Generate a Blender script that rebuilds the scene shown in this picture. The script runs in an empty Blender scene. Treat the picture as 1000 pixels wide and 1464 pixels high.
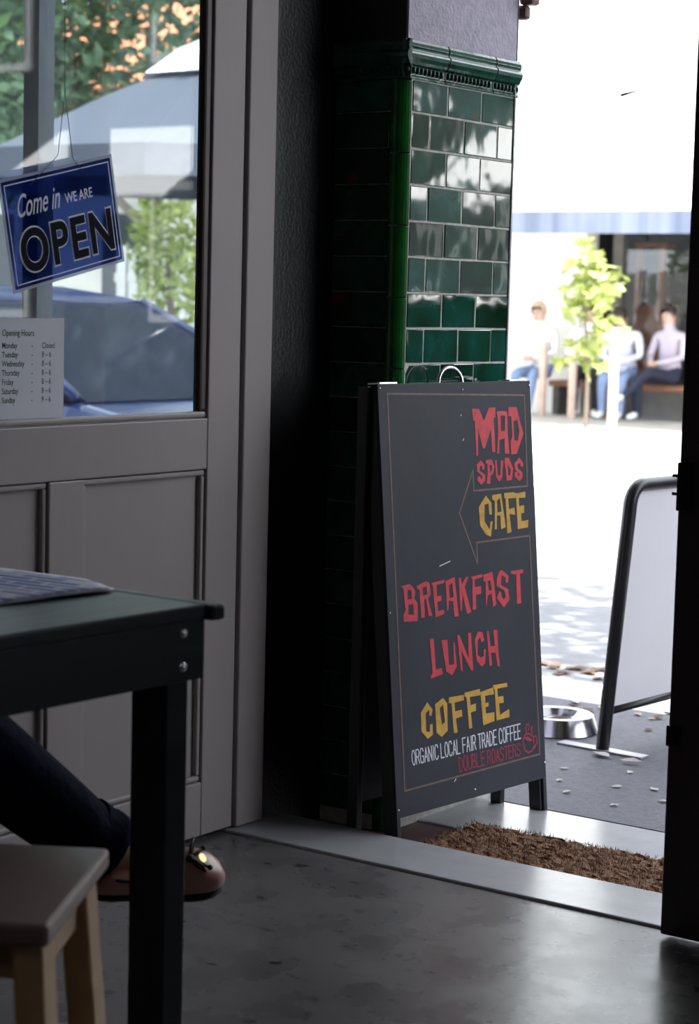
import bpy, bmesh, math, random
from mathutils import Vector, Matrix
from mathutils.geometry import tessellate_polygon

# ------------------------------------------------------------------ camera, sky, sun, exposure
SC = bpy.context.scene
COL = SC.collection
HC = 1.2
cam_d = bpy.data.cameras.new('camera')
cam = bpy.data.objects.new('camera', cam_d); COL.objects.link(cam)
_R = Vector((0.5843, -0.8111, 0.0250)); _U = Vector((0.0698, 0.0809, 0.9943)); _F = Vector((0.8085, 0.5792, -0.1040))
_R.normalize(); _F = (_F - _R * _F.dot(_R)).normalized(); _U = _R.cross(_F).normalized()
cam.matrix_world = Matrix(((_R.x, _U.x, -_F.x, 0), (_R.y, _U.y, -_F.y, 0), (_R.z, _U.z, -_F.z, HC), (0, 0, 0, 1)))
cam_d.sensor_fit = 'VERTICAL'; cam_d.sensor_height = 22.3
cam_d.lens = 2884.4 * 22.3 / 1464
cam_d.clip_start = 0.05; cam_d.clip_end = 500
cam_d.dof.use_dof = True; cam_d.dof.focus_distance = 4.5; cam_d.dof.aperture_fstop = 3.6
SC.camera = cam

world = bpy.data.worlds.new('sky'); SC.world = world; world.use_nodes = True
_bg = world.node_tree.nodes['Background']
_bg.inputs[0].default_value = (0.86, 0.92, 1.0, 1); _bg.inputs[1].default_value = 1.0

sun_d = bpy.data.lights.new('sun', 'SUN'); sun_d.energy = 4.2; sun_d.angle = 0.01; sun_d.color = (1, 0.96, 0.9)
sun = bpy.data.objects.new('sun', sun_d); COL.objects.link(sun)
sun.rotation_euler = Vector((-0.10, -0.52, 0.85)).to_track_quat('Z', 'Y').to_euler()

vs = SC.view_settings
vs.view_transform = 'Standard'; vs.look = 'None'; vs.gamma = 1.0; vs.use_curve_mapping = False
vs.exposure = 2.5
SC.cycles.use_denoising = True
SC.cycles.max_bounces = 8; SC.cycles.diffuse_bounces = 5; SC.cycles.glossy_bounces = 4
SC.cycles.transparent_max_bounces = 16; SC.cycles.sample_clamp_indirect = 6.0
SC.cycles.caustics_reflective = False; SC.cycles.caustics_refractive = False
random.seed(7)

# ------------------------------------------------------------------ helpers
class MB:
    def __init__(s): s.v = []; s.f = []
    def add(s, vs, fs):
        b = len(s.v); s.v += [tuple(v) for v in vs]; s.f += [tuple(b + i for i in f) for f in fs]; return s
    def box(s, x0, x1, y0, y1, z0, z1):
        return s.add([(x0,y0,z0),(x1,y0,z0),(x1,y1,z0),(x0,y1,z0),(x0,y0,z1),(x1,y0,z1),(x1,y1,z1),(x0,y1,z1)],
                     [(0,3,2,1),(4,5,6,7),(0,1,5,4),(1,2,6,5),(2,3,7,6),(3,0,4,7)])
    def hexa(s, p):   # 8 points, bottom ring then top ring
        return s.add(p, [(0,3,2,1),(4,5,6,7),(0,1,5,4),(1,2,6,5),(2,3,7,6),(3,0,4,7)])
    def prism(s, poly, a, b, axis=2):
        n = len(poly)
        def P(p, t):
            return {0: (t, p[0], p[1]), 1: (p[0], t, p[1]), 2: (p[0], p[1], t)}[axis]
        vs = [P(p, a) for p in poly] + [P(p, b) for p in poly]
        fs = [tuple(range(n))[::-1], tuple(range(n, 2*n))] + [(i, (i+1) % n, n+(i+1) % n, n+i) for i in range(n)]
        return s.add(vs, fs)
    def tube(s, pts, r, n=8, caps=True):
        pts = [Vector(p) for p in pts]; m = len(pts)
        rs = r if isinstance(r, (list, tuple)) else [r]*m
        vs = []; prev = None
        for i, p in enumerate(pts):
            d = (pts[min(i+1, m-1)] - pts[max(i-1, 0)]).normalized()
            if prev is None:
                a = Vector((0, 0, 1)) if abs(d.z) < .9 else Vector((1, 0, 0))
                x = d.cross(a).normalized()
            else:
                x = (prev - d*prev.dot(d)).normalized()
            prev = x; y = d.cross(x)
            vs += [p + (x*math.cos(2*math.pi*k/n) + y*math.sin(2*math.pi*k/n))*rs[i] for k in range(n)]
        fs = [(i*n+k, i*n+(k+1) % n, (i+1)*n+(k+1) % n, (i+1)*n+k) for i in range(m-1) for k in range(n)]
        if caps: fs += [tuple(range(n))[::-1], tuple(range((m-1)*n, m*n))]
        return s.add(vs, fs)
    def lathe(s, prof, c, n=24):
        vs = [(c[0]+r*math.cos(2*math.pi*k/n), c[1]+r*math.sin(2*math.pi*k/n), c[2]+z) for r, z in prof for k in range(n)]
        fs = [(i*n+k, i*n+(k+1) % n, (i+1)*n+(k+1) % n, (i+1)*n+k) for i in range(len(prof)-1) for k in range(n)]
        return s.add(vs, fs)
    def ball(s, c, rx, ry=None, rz=None, n=12, m=8):
        ry = ry or rx; rz = rz or rx
        vs = []; fs = []
        for i in range(m+1):
            t = math.pi*i/m
            for k in range(n):
                a = 2*math.pi*k/n
                vs.append((c[0]+rx*math.sin(t)*math.cos(a), c[1]+ry*math.sin(t)*math.sin(a), c[2]+rz*math.cos(t)))
        for i in range(m):
            for k in range(n): fs.append((i*n+k, (i+1)*n+k, (i+1)*n+(k+1) % n, i*n+(k+1) % n))
        return s.add(vs, fs)
    def loft(s, rings, caps=True):
        n = len(rings[0]); vs = [p for r in rings for p in r]
        fs = [(i*n+k, i*n+(k+1) % n, (i+1)*n+(k+1) % n, (i+1)*n+k) for i in range(len(rings)-1) for k in range(n)]
        if caps: fs += [tuple(range(n))[::-1], tuple(range((len(rings)-1)*n, len(rings)*n))]
        return s.add(vs, fs)
    def mesh(s, name):
        me = bpy.data.meshes.new(name); me.from_pydata(s.v, [], s.f); me.update()
        bm = bmesh.new(); bm.from_mesh(me); bmesh.ops.recalc_face_normals(bm, faces=bm.faces); bm.to_mesh(me); bm.free()
        return me
    def build(s, name, mat, parent=None, smooth=False, bevel=0, seg=2):
        return obj(name, s.mesh(name), mat, parent, smooth, bevel, seg)

def obj(name, me, mat, parent=None, smooth=False, bevel=0, seg=2):
    o = bpy.data.objects.new(name, me); COL.objects.link(o)
    if mat is not None and not me.materials: me.materials.append(mat)
    if smooth:
        for p in me.polygons: p.use_smooth = True
    if parent is not None: o.parent = parent
    if bevel:
        b = o.modifiers.new('bevel', 'BEVEL'); b.width = bevel; b.segments = seg; b.limit_method = 'ANGLE'
    return o

def box(name, x0, x1, y0, y1, z0, z1, mat, parent=None, bevel=0):
    return MB().box(min(x0,x1), max(x0,x1), min(y0,y1), max(y0,y1), min(z0,z1), max(z0,z1)).build(name, mat, parent, bevel=bevel)

def empty(name, loc=(0,0,0), rz=0, parent=None):
    o = bpy.data.objects.new(name, None); COL.objects.link(o); o.location = loc; o.rotation_euler = (0, 0, rz)
    o.empty_display_size = 0.1
    if parent is not None: o.parent = parent
    return o

def tag(o, label, cat, group=None, kind=None):
    o['label'] = label; o['category'] = cat
    if group: o['group'] = group
    if kind: o['kind'] = kind
    return o

def struct(o, label=None):
    o['kind'] = 'structure'
    if label: o['label'] = label
    return o

def copy_tree(o, parent=None):
    c = o.copy(); COL.objects.link(c)
    if parent is not None: c.parent = parent
    for ch in list(o.children): copy_tree(ch, c)
    return c

# ------------------------------------------------------------------ materials
def M(name, col, rough=.6, metal=0, var=.12, scale=6, bump=0, bscale=40, spec=.5, coat=0, col2=None, rvar=0, stretch=None, detail=5):
    m = bpy.data.materials.new(name); m.use_nodes = True
    nt = m.node_tree; N = nt.nodes; L = nt.links
    b = N['Principled BSDF']
    b.inputs['Metallic'].default_value = metal; b.inputs['Roughness'].default_value = rough
    b.inputs['Specular IOR Level'].default_value = spec
    if coat: b.inputs['Coat Weight'].default_value = coat; b.inputs['Coat Roughness'].default_value = .05
    tc = N.new('ShaderNodeTexCoord'); mp = N.new('ShaderNodeMapping'); L.new(tc.outputs['Object'], mp.inputs[0])
    if stretch: mp.inputs['Scale'].default_value = stretch
    nz = N.new('ShaderNodeTexNoise'); nz.inputs['Scale'].default_value = scale; nz.inputs['Detail'].default_value = detail
    L.new(mp.outputs[0], nz.inputs['Vector'])
    rp = N.new('ShaderNodeValToRGB'); L.new(nz.outputs['Fac'], rp.inputs[0])
    rp.color_ramp.elements[0].position = .3; rp.color_ramp.elements[1].position = .7
    c2 = col2 or tuple(min(1, c*(1+var)) for c in col); c1 = col if col2 else tuple(c*(1-var) for c in col)
    rp.color_ramp.elements[0].color = (*c1, 1); rp.color_ramp.elements[1].color = (*c2, 1)
    L.new(rp.outputs[0], b.inputs['Base Color'])
    if rvar:
        mr = N.new('ShaderNodeMapRange'); L.new(nz.outputs['Fac'], mr.inputs[0])
        mr.inputs[1].default_value = .3; mr.inputs[2].default_value = .7
        mr.inputs[3].default_value = max(0, rough-rvar); mr.inputs[4].default_value = rough+rvar
        L.new(mr.outputs[0], b.inputs['Roughness'])
    if bump:
        n2 = N.new('ShaderNodeTexNoise'); n2.inputs['Scale'].default_value = bscale; n2.inputs['Detail'].default_value = 4
        L.new(mp.outputs[0], n2.inputs['Vector'])
        bp = N.new('ShaderNodeBump'); bp.inputs['Strength'].default_value = bump; bp.inputs['Distance'].default_value = .01
        L.new(n2.outputs['Fac'], bp.inputs['Height']); L.new(bp.outputs[0], b.inputs['Normal'])
    return m

def glass_mat(name, tint=(.93,.96,.96), haze=0.0, ior=1.45):
    m = bpy.data.materials.new(name); m.use_nodes = True
    nt = m.node_tree; N = nt.nodes; L = nt.links
    N.remove(N['Principled BSDF']); out = N['Material Output']
    t = N.new('ShaderNodeBsdfTransparent'); t.inputs[0].default_value = (*tint, 1)
    g = N.new('ShaderNodeBsdfGlossy'); g.inputs['Roughness'].default_value = .01
    lw = N.new('ShaderNodeLayerWeight'); lw.inputs[0].default_value = .5
    pw_ = N.new('ShaderNodeMath'); pw_.operation = 'POWER'; pw_.inputs[1].default_value = 5; L.new(lw.outputs['Facing'], pw_.inputs[0])
    fr = N.new('ShaderNodeMath'); fr.operation = 'MULTIPLY_ADD'; fr.inputs[1].default_value = .95; fr.inputs[2].default_value = .045; L.new(pw_.outputs[0], fr.inputs[0])
    mx = N.new('ShaderNodeMixShader'); L.new(fr.outputs[0], mx.inputs[0]); L.new(t.outputs[0], mx.inputs[1]); L.new(g.outputs[0], mx.inputs[2])
    last = mx
    if haze:
        d = N.new('ShaderNodeBsdfDiffuse'); d.inputs[0].default_value = (.75,.78,.8,1)
        nz = N.new('ShaderNodeTexNoise'); nz.inputs['Scale'].default_value = 3
        tc = N.new('ShaderNodeTexCoord'); L.new(tc.outputs['Object'], nz.inputs['Vector'])
        mr = N.new('ShaderNodeMapRange'); L.new(nz.outputs['Fac'], mr.inputs[0]); mr.inputs[3].default_value = haze*.3; mr.inputs[4].default_value = haze*1.7
        m2 = N.new('ShaderNodeMixShader'); L.new(mr.outputs[0], m2.inputs[0]); L.new(mx.outputs[0], m2.inputs[1]); L.new(d.outputs[0], m2.inputs[2]); last = m2
    L.new(last.outputs[0], out.inputs[0])
    return m

def translucent_mat(name, tint, diff, fac):
    m = bpy.data.materials.new(name); m.use_nodes = True
    nt = m.node_tree; N = nt.nodes; L = nt.links
    N.remove(N['Principled BSDF']); out = N['Material Output']
    t = N.new('ShaderNodeBsdfTransparent'); t.inputs[0].default_value = (*tint, 1)
    d = N.new('ShaderNodeBsdfDiffuse'); d.inputs[0].default_value = (*diff, 1)
    nz = N.new('ShaderNodeTexNoise'); nz.inputs['Scale'].default_value = 9
    tc = N.new('ShaderNodeTexCoord'); L.new(tc.outputs['Object'], nz.inputs['Vector'])
    mr = N.new('ShaderNodeMapRange'); L.new(nz.outputs['Fac'], mr.inputs[0]); mr.inputs[3].default_value = fac*.85; mr.inputs[4].default_value = min(1, fac*1.15)
    mx = N.new('ShaderNodeMixShader'); L.new(mr.outputs[0], mx.inputs[0]); L.new(t.outputs[0], mx.inputs[1]); L.new(d.outputs[0], mx.inputs[2])
    L.new(mx.outputs[0], out.inputs[0])
    return m

def leaf_mat(name, c1, c2):
    m = bpy.data.materials.new(name); m.use_nodes = True
    nt = m.node_tree; N = nt.nodes; L = nt.links
    b = N['Principled BSDF']; out = N['Material Output']; b.inputs['Roughness'].default_value = .5
    tc = N.new('ShaderNodeTexCoord'); nz = N.new('ShaderNodeTexNoise'); nz.inputs['Scale'].default_value = 4; nz.inputs['Detail'].default_value = 3
    L.new(tc.outputs['Object'], nz.inputs['Vector'])
    rp = N.new('ShaderNodeValToRGB'); rp.color_ramp.elements[0].position = .35; rp.color_ramp.elements[1].position = .65
    rp.color_ramp.elements[0].color = (*c1, 1); rp.color_ramp.elements[1].color = (*c2, 1)
    L.new(nz.outputs['Fac'], rp.inputs[0]); L.new(rp.outputs[0], b.inputs['Base Color'])
    t = N.new('ShaderNodeBsdfTranslucent'); L.new(rp.outputs[0], t.inputs[0])
    mx = N.new('ShaderNodeMixShader'); mx.inputs[0].default_value = .4
    L.new(b.outputs[0], mx.inputs[1]); L.new(t.outputs[0], mx.inputs[2]); L.new(mx.outputs[0], out.inputs[0])
    return m

def tile_mat(name):
    m = bpy.data.materials.new(name); m.use_nodes = True
    nt = m.node_tree; N = nt.nodes; L = nt.links; b = N['Principled BSDF']
    b.inputs['Roughness'].default_value = .05; b.inputs['IOR'].default_value = 1.75
    oi = N.new('ShaderNodeObjectInfo'); tc = N.new('ShaderNodeTexCoord')
    vo = N.new('ShaderNodeVectorMath'); vo.operation = 'ADD'
    ml = N.new('ShaderNodeVectorMath'); ml.operation = 'SCALE'; ml.inputs['Scale'].default_value = 1.0
    mk = N.new('ShaderNodeCombineXYZ')
    m9 = N.new('ShaderNodeMath'); m9.operation = 'MULTIPLY'; m9.inputs[1].default_value = 60; L.new(oi.outputs['Random'], m9.inputs[0])
    L.new(m9.outputs[0], mk.inputs[0]); L.new(m9.outputs[0], mk.inputs[2])
    L.new(tc.outputs['Object'], vo.inputs[0]); L.new(mk.outputs[0], vo.inputs[1])
    nz = N.new('ShaderNodeTexNoise'); nz.inputs['Scale'].default_value = 14; nz.inputs['Detail'].default_value = 4; L.new(vo.outputs[0], nz.inputs['Vector'])
    ad = N.new('ShaderNodeMath'); ad.operation = 'ADD'; L.new(nz.outputs['Fac'], ad.inputs[0])
    sb = N.new('ShaderNodeMath'); sb.operation = 'MULTIPLY_ADD'; sb.inputs[1].default_value = .5; sb.inputs[2].default_value = -.25
    L.new(oi.outputs['Random'], sb.inputs[0]); L.new(sb.outputs[0], ad.inputs[1])
    rp = N.new('ShaderNodeValToRGB'); e = rp.color_ramp.elements
    e[0].position = .25; e[0].color = (.002, .022, .006, 1); e[1].position = .8; e[1].color = (.008, .085, .062, 1)
    k = rp.color_ramp.elements.new(.5); k.color = (.004, .05, .022, 1)
    L.new(ad.outputs[0], rp.inputs[0])
    n3 = N.new('ShaderNodeTexNoise'); n3.inputs['Scale'].default_value = 9; L.new(vo.outputs[0], n3.inputs['Vector'])
    r3 = N.new('ShaderNodeValToRGB'); r3.color_ramp.elements[0].position = .69; r3.color_ramp.elements[1].position = .76; L.new(n3.outputs['Fac'], r3.inputs[0])
    mx = N.new('ShaderNodeMixRGB'); L.new(r3.outputs[0], mx.inputs[0]); L.new(rp.outputs[0], mx.inputs[1]); mx.inputs[2].default_value = (.12, .02, .008, 1)
    L.new(mx.outputs[0], b.inputs['Base Color'])
    n2 = N.new('ShaderNodeTexNoise'); n2.inputs['Scale'].default_value = 13; n2.inputs['Detail'].default_value = 1; L.new(vo.outputs[0], n2.inputs['Vector'])
    bp = N.new('ShaderNodeBump'); bp.inputs['Strength'].default_value = .07; bp.inputs['Distance'].default_value = .01
    L.new(n2.outputs['Fac'], bp.inputs['Height']); L.new(bp.outputs[0], b.inputs['Normal'])
    return m

m_floor = M('polished concrete', (.108,.099,.101), .28, scale=7, col2=(.160,.147,.150), bump=.05, bscale=25, rvar=.06, detail=9)
def specks(m):      # small dark stains and chips in the concrete
    nt = m.node_tree; N = nt.nodes; L = nt.links; b = N['Principled BSDF']
    src = b.inputs['Base Color'].links[0].from_socket; tc = N.new('ShaderNodeTexCoord')
    mp = N.new('ShaderNodeMapping'); mp.inputs['Scale'].default_value = (1, .55, 1); L.new(tc.outputs['Object'], mp.inputs[0])
    nz = N.new('ShaderNodeTexNoise'); nz.inputs['Scale'].default_value = 32; nz.inputs['Detail'].default_value = 6; L.new(mp.outputs[0], nz.inputs['Vector'])
    rp = N.new('ShaderNodeValToRGB'); rp.color_ramp.elements[0].position = .28; rp.color_ramp.elements[0].color = (.25,.24,.24,1); rp.color_ramp.elements[1].position = .38; rp.color_ramp.elements[1].color = (1,1,1,1)
    L.new(nz.outputs['Fac'], rp.inputs[0])
    mx = N.new('ShaderNodeMixRGB'); mx.blend_type = 'MULTIPLY'; mx.inputs[0].default_value = 1; L.new(src, mx.inputs[1]); L.new(rp.outputs[0], mx.inputs[2]); L.new(mx.outputs[0], b.inputs['Base Color'])
specks(m_floor)
m_marble = M('grey marble', (.35,.35,.37), .25, scale=14, col2=(.41,.41,.42))
m_redtile = M('dark red step tile', (.10,.045,.05), .45, var=.2)
m_black = M('black paint and pier shade', (.008,.008,.010), .38, var=.2, bump=.18, bscale=110)  # black paint; on the pier above the cornice it stands for shade
m_render = M('grey render paint', (.40,.37,.46), .6, var=.12, scale=40, bump=.5, bscale=90)
m_intwall = M('grey interior paint', (.22,.21,.21), .7, var=.06)
m_ceil = M('white ceiling paint', (.5,.5,.5), .8, var=.03)
m_tile = tile_mat('green glazed tile')
m_bull = M('bright green glazed trim', (.006,.095,.014), .10, var=.25, scale=20, bump=.1, bscale=15)
m_corn = M('green glazed cornice', (.004,.045,.022), .12, scale=16, col2=(.012,.085,.055), bump=.1, bscale=30)
m_bead = M('dark cornice bead', (.008,.04,.025), .15)
m_grout = M('pale grout', (.52,.50,.46), .85, var=.2, scale=50)
m_door = M('taupe door paint', (.36,.318,.312), .42, var=.05, scale=4, bump=.04, bscale=40, stretch=(1,1,.15))
m_doordk = M('dark door bead', (.055,.035,.03), .4)
m_brown = M('dark brown door paint', (.034,.023,.020), .45, var=.3, bump=.2, bscale=20, stretch=(1,1,.15))
m_lock = M('black lock metal', (.012,.012,.016), .35, metal=.6)
m_glass = glass_mat('door glass', (.92,.95,.96), haze=.035)
m_glass2 = glass_mat('window glass', (.93,.96,.97), haze=.012)
m_mull = M('grey window frame', (.20,.22,.26), .5)
m_asph = M('footpath asphalt', (.085,.083,.10), .75, scale=60, col2=(.125,.122,.145), bump=.5, bscale=200)
m_road = M('road asphalt', (.16,.16,.17), .8, var=.15, scale=20, bump=.4, bscale=120)
m_kerb = M('kerb sandstone', (.5,.48,.45), .8, var=.1, bump=.4, bscale=30)
m_paving = M('far paving', (.55,.53,.5), .8, var=.08)
m_tablew = M('black stained table wood', (.015,.016,.022), .38, scale=5, col2=(.028,.030,.038), bump=.12, bscale=30, stretch=(.2,2,2), rvar=.06, spec=.4)
m_steel = M('shiny steel', (.7,.7,.72), .18, metal=1, var=.05)
m_pine = M('pine wood', (.42,.25,.12), .5, scale=7, col2=(.56,.36,.19), bump=.1, bscale=20, stretch=(.25,2,2))
m_seat = M('worn stained seat wood', (.15,.090,.080), .45, scale=6, col2=(.25,.165,.15), bump=.1, bscale=25, stretch=(.3,2,2), rvar=.08)
m_board = M('black chalkboard paint', (.021,.024,.034), .5, scale=5, col2=(.031,.034,.046), bump=.05, spec=.3)
m_bframe = M('black sign frame', (.010,.010,.012), .35)
m_red = M('red sign paint', (.62,.035,.055), .5, var=.15, scale=60)
m_yel = M('yellow sign paint', (.58,.33,.04), .5, var=.15, scale=60)
m_wht = M('white sign paint', (.72,.74,.8), .5, var=.05)
m_crim = M('crimson sign paint', (.30,.02,.06), .5, var=.2, scale=60)
m_line = M('tan sign outline', (.17,.10,.07), .5, var=.2, scale=60)
m_coir = M('coir mat fibre', (.10,.045,.022), .95, scale=120, col2=(.30,.16,.09), detail=8)
m_jeans = M('dark navy denim', (.0045,.006,.018), .9, var=.35, scale=14, bump=.6, bscale=35, spec=.08)
m_skin = M('skin', (.50,.28,.21), .5, var=.08)
m_shoe = M('blush leather', (.42,.21,.16), .35, var=.08, bump=.03)
m_blk = M('black cord', (.006,.006,.007), .6)
m_gold = M('brushed gold', (.85,.62,.3), .3, metal=1, var=.05)
def thin_sheet(name, col):     # paper or film that lets some light through
    m = M(name, col, .45, var=.03); nt = m.node_tree; N = nt.nodes; L = nt.links; b = N['Principled BSDF']
    t = N.new('ShaderNodeBsdfTranslucent'); t.inputs[0].default_value = (*col, 1); mx = N.new('ShaderNodeMixShader'); mx.inputs[0].default_value = .12
    L.new(b.outputs[0], mx.inputs[1]); L.new(t.outputs[0], mx.inputs[2]); L.new(mx.outputs[0], N['Material Output'].inputs[0]); return m
m_paper = thin_sheet('white laminated paper', (.80,.82,.90))
m_ink = M('black ink', (.01,.01,.012), .5)
m_blueac = translucent_mat('blue translucent plastic', (.26,.33,.62), (.012,.03,.16), .35)
m_clear = translucent_mat('clear frosted plastic', (.85,.88,.95), (.75,.78,.88), .62)
m_whiteprint = thin_sheet('white print', (.86,.89,.95))
m_black_print = M('black print', (.006,.008,.016), .6, spec=.05)
m_string = M('fine string', (.08,.075,.07), .8)

# ------------------------------------------------------------------ the setting: shell of the cafe
XW, YC, XO = 3.858, 2.637, 4.338        # inner tiled face, reveal face, street face of the front wall
ZR = -0.05                              # lowered entrance floor
struct(box('floor', -4, 3.484, -4, 4.8, -.2, -.006, m_floor))
struct(box('trim_1', 3.489, 3.694, .45, 2.875, -.2, 0, m_marble, bevel=.004), 'pale marble threshold strip at the edge of the concrete floor')
struct(box('floor_entrance', 3.694, 3.992, .45, 2.84, -.2, ZR, m_redtile))
struct(box('trim_2', 3.994, 4.29, .45, 2.75, -.2, -.045, m_marble, bevel=.006), 'pale marble doorstep slab at the street edge of the entrance')
struct(box('ceiling', -4, XW, -4, 4.8, 3.2, 3.3, m_ceil))
struct(box('wall_back', -4.15, -4, -4.1, 4.9, -.2, 3.3, m_intwall))
struct(box('wall_left', -4, XO, 4.8, 4.95, -.2, 3.3, m_intwall))
struct(box('wall_right', -4, XO, -4.15, -4, -.2, 3.3, m_intwall))
struct(box('floor_window_bay', 3.484, XO, 2.95, 4.8, -.2, -.006, m_floor))
wf = struct(empty('wall_front'))
m_cabin = M('brown bracket paint', (.10,.04,.03), .5)
MB().prism([(3.863,2.834),(3.863,2.676),(3.884,2.6655),(3.8855,2.6382),(4.3345,2.6382),(4.3345,2.834)], -.2, 1.709).build('pier_core', m_grout, wf)
box('pier_plaster', XW, 4.334, 2.640, 2.95, 1.709, 3.3, m_black, wf)  # shade of the inner face painted black; the wall itself is grey
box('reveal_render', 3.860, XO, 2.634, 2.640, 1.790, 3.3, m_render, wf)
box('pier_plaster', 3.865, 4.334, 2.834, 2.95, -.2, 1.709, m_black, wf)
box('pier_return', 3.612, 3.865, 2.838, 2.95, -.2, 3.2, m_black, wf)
box('street_render', 4.334, XO+.002, 2.634, 2.95, -.2, 3.3, m_render, wf)
box('header', XW, XO, .45, 2.634, 2.5, 3.3, m_render, wf)
box('header', XW, XO, 2.95, 4.8, 2.5, 3.3, m_render, wf)
box('header', XW, XO, -4, .45, 2.5, 3.3, m_render, wf)
box('spandrel', XW, XO, 2.95, 4.8, -.2, .55, m_black, wf)
box('spandrel', XW, XO, -2.2, .25, -.2, .55, m_black, wf); box('pier_plaster', XW, XO, -4, -2.2, -.2, 2.5, m_black, wf)
box('pier_plaster', 3.40, XO, .25, .75, -.2, 2.5, m_black, wf)

def slab_mesh(name, sx, sy, sz, bev=.002):
    bm = bmesh.new(); bmesh.ops.create_cube(bm, size=1)
    for v in bm.verts: v.co = Vector((v.co.x*sx, v.co.y*sy, v.co.z*sz))
    bmesh.ops.bevel(bm, geom=list(bm.edges), offset=bev, segments=1, affect='EDGES')
    me = bpy.data.meshes.new(name); bm.to_mesh(me); bm.free(); return me
G = .0042; PITCH = .0825; rows = [1.709] + [1.635 - PITCH*k for k in range(21)]
tmesh = {}
def tile(w, h, cx, cy, cz, face):
    key = (round(w, 4), round(h, 4), face)
    if key not in tmesh:
        me = slab_mesh('tile', w, .010, h) if face == 'r' else slab_mesh('tile', .010, w, h)
        me.materials.append(m_tile); tmesh[key] = me
    o = bpy.data.objects.new('tile', tmesh[key]); COL.objects.link(o); o.parent = wf
    o.location = (cx, cy, cz)
    o.rotation_euler = (random.gauss(0,.008), 0, random.gauss(0,.008)) if face == 'r' else (0, random.uniform(-.005,.005), random.uniform(-.005,.005))
X0, X1 = 3.8875, 4.336; W = (X1-X0)/3
for k in range(len(rows)-1):
    zt, zb = rows[k], rows[k+1]
    if zb < ZR: zb = ZR
    h = zt-zb-G; cz = (zt+zb)/2
    edges = [X0, X0+W, X0+2*W, X1] if k % 2 == 0 else [X0, X0+W/2, X0+1.5*W, X0+2.5*W, X1]
    for a, b in zip(edges[:-1], edges[1:]):
        tile(b-a-G, h, (a+b)/2, 2.6415, cz, 'r')
    tile(.1555, h+.0018, XW+.005, 2.756, cz, 'd')
zz = 1.706
while zz > ZR:                          # bull-nosed corner trim, two courses long each
    zl = max(ZR, zz-2*PITCH)
    prof = [(3.870, 2.676), (3.856, 2.675)] + [(3.885-.030*math.cos(t), 2.666-.030*math.sin(t)) for t in (0,.25,.5,.75,1.0,1.28,1.57)] + [(3.886, 2.645)]
    MB().prism(prof, zl+.0015, zz-.0015).build('corner_trim', m_bull, wf, smooth=False, bevel=.001)
    zz = zl
prof = [(0,1.709),(.006,1.709),(.007,1.715),(.004,1.718),(.004,1.738),(.010,1.741),(.013,1.748),(.018,1.756),(.019,1.764),(.017,1.769),(.013,1.772),(.013,1.777),(.015,1.781),(.014,1.789),(.009,1.797),(0,1.797)]
def cornice_r(a, b):
    vs = [(x, 2.641-d, z) for x in (a, b) for d, z in prof]; n = len(prof)
    mb = MB().add(vs, [tuple(range(n)), tuple(range(n, 2*n))[::-1]] + [(i,(i+1) % n, n+(i+1) % n, n+i) for i in range(n)])
    c = mb.build('cornice_tile', m_corn, wf, bevel=.0015)
    bd = MB(); x = a+.008
    while x < b-.008:
        bd.ball((x, 2.6355, 1.7285), .0055, .006, .008, 8, 6); x += .0165
    bd.build('bead_row', m_bead, c, smooth=True)
for a, b in ((3.846, 4.021), (4.024, 4.232), (4.235, 4.350)): cornice_r(a, b)
def cornice_d(a, b):
    vs = [(3.861-d, y, z) for y in (a, b) for d, z in prof]; n = len(prof)
    mb = MB().add(vs, [tuple(range(n)), tuple(range(n, 2*n))[::-1]] + [(i,(i+1) % n, n+(i+1) % n, n+i) for i in range(n)])
    c = mb.build('cornice_tile', m_corn, wf, bevel=.0015)
    bd = MB(); y = a+.008
    while y < b-.008:
        bd.ball((3.8555, y, 1.7285), .006, .0055, .008, 8, 6); y += .0165
    bd.build('bead_row', m_bead, c, smooth=True)
cornice_d(2.622, 2.80); cornice_d(2.803, 2.836)

box('bracket', 4.345, 4.385, 2.600, 2.640, 1.935, 2.02, m_cabin, wf, bevel=.008); box('bracket', 4.345, 4.372, 2.618, 2.650, 1.900, 1.9345, m_cabin, wf, bevel=.008)
# windows of the shop front
def shop_window(name, y0, y1, mulls):
    w = struct(empty(name))
    xs = (3.98, 4.04)
    box('window_frame', *xs, y0, y1, .55, .61, m_mull, w); box('window_frame', *xs, y0, y1, 2.43, 2.5, m_mull, w)
    box('window_frame', *xs, y0, y0+.05, .61, 2.43, m_mull, w); box('window_frame', *xs, y1-.05, y1, .61, 2.43, m_mull, w)
    ys = [y0+.05] + [m for m in mulls] + [y1-.05]
    for m in mulls: box('mullion', *xs, m-.028, m+.028, .61, 2.43, m_mull, w)
    for a, b in zip(ys[:-1], ys[1:]): box('pane', 4.006, 4.012, a+.001, b-.001, .611, 2.429, m_glass2, w)
    return w
shop_window('window_1', 2.95, 4.8, [3.944])
shop_window('window_2', -2.2, .25, [-1.0])

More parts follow.
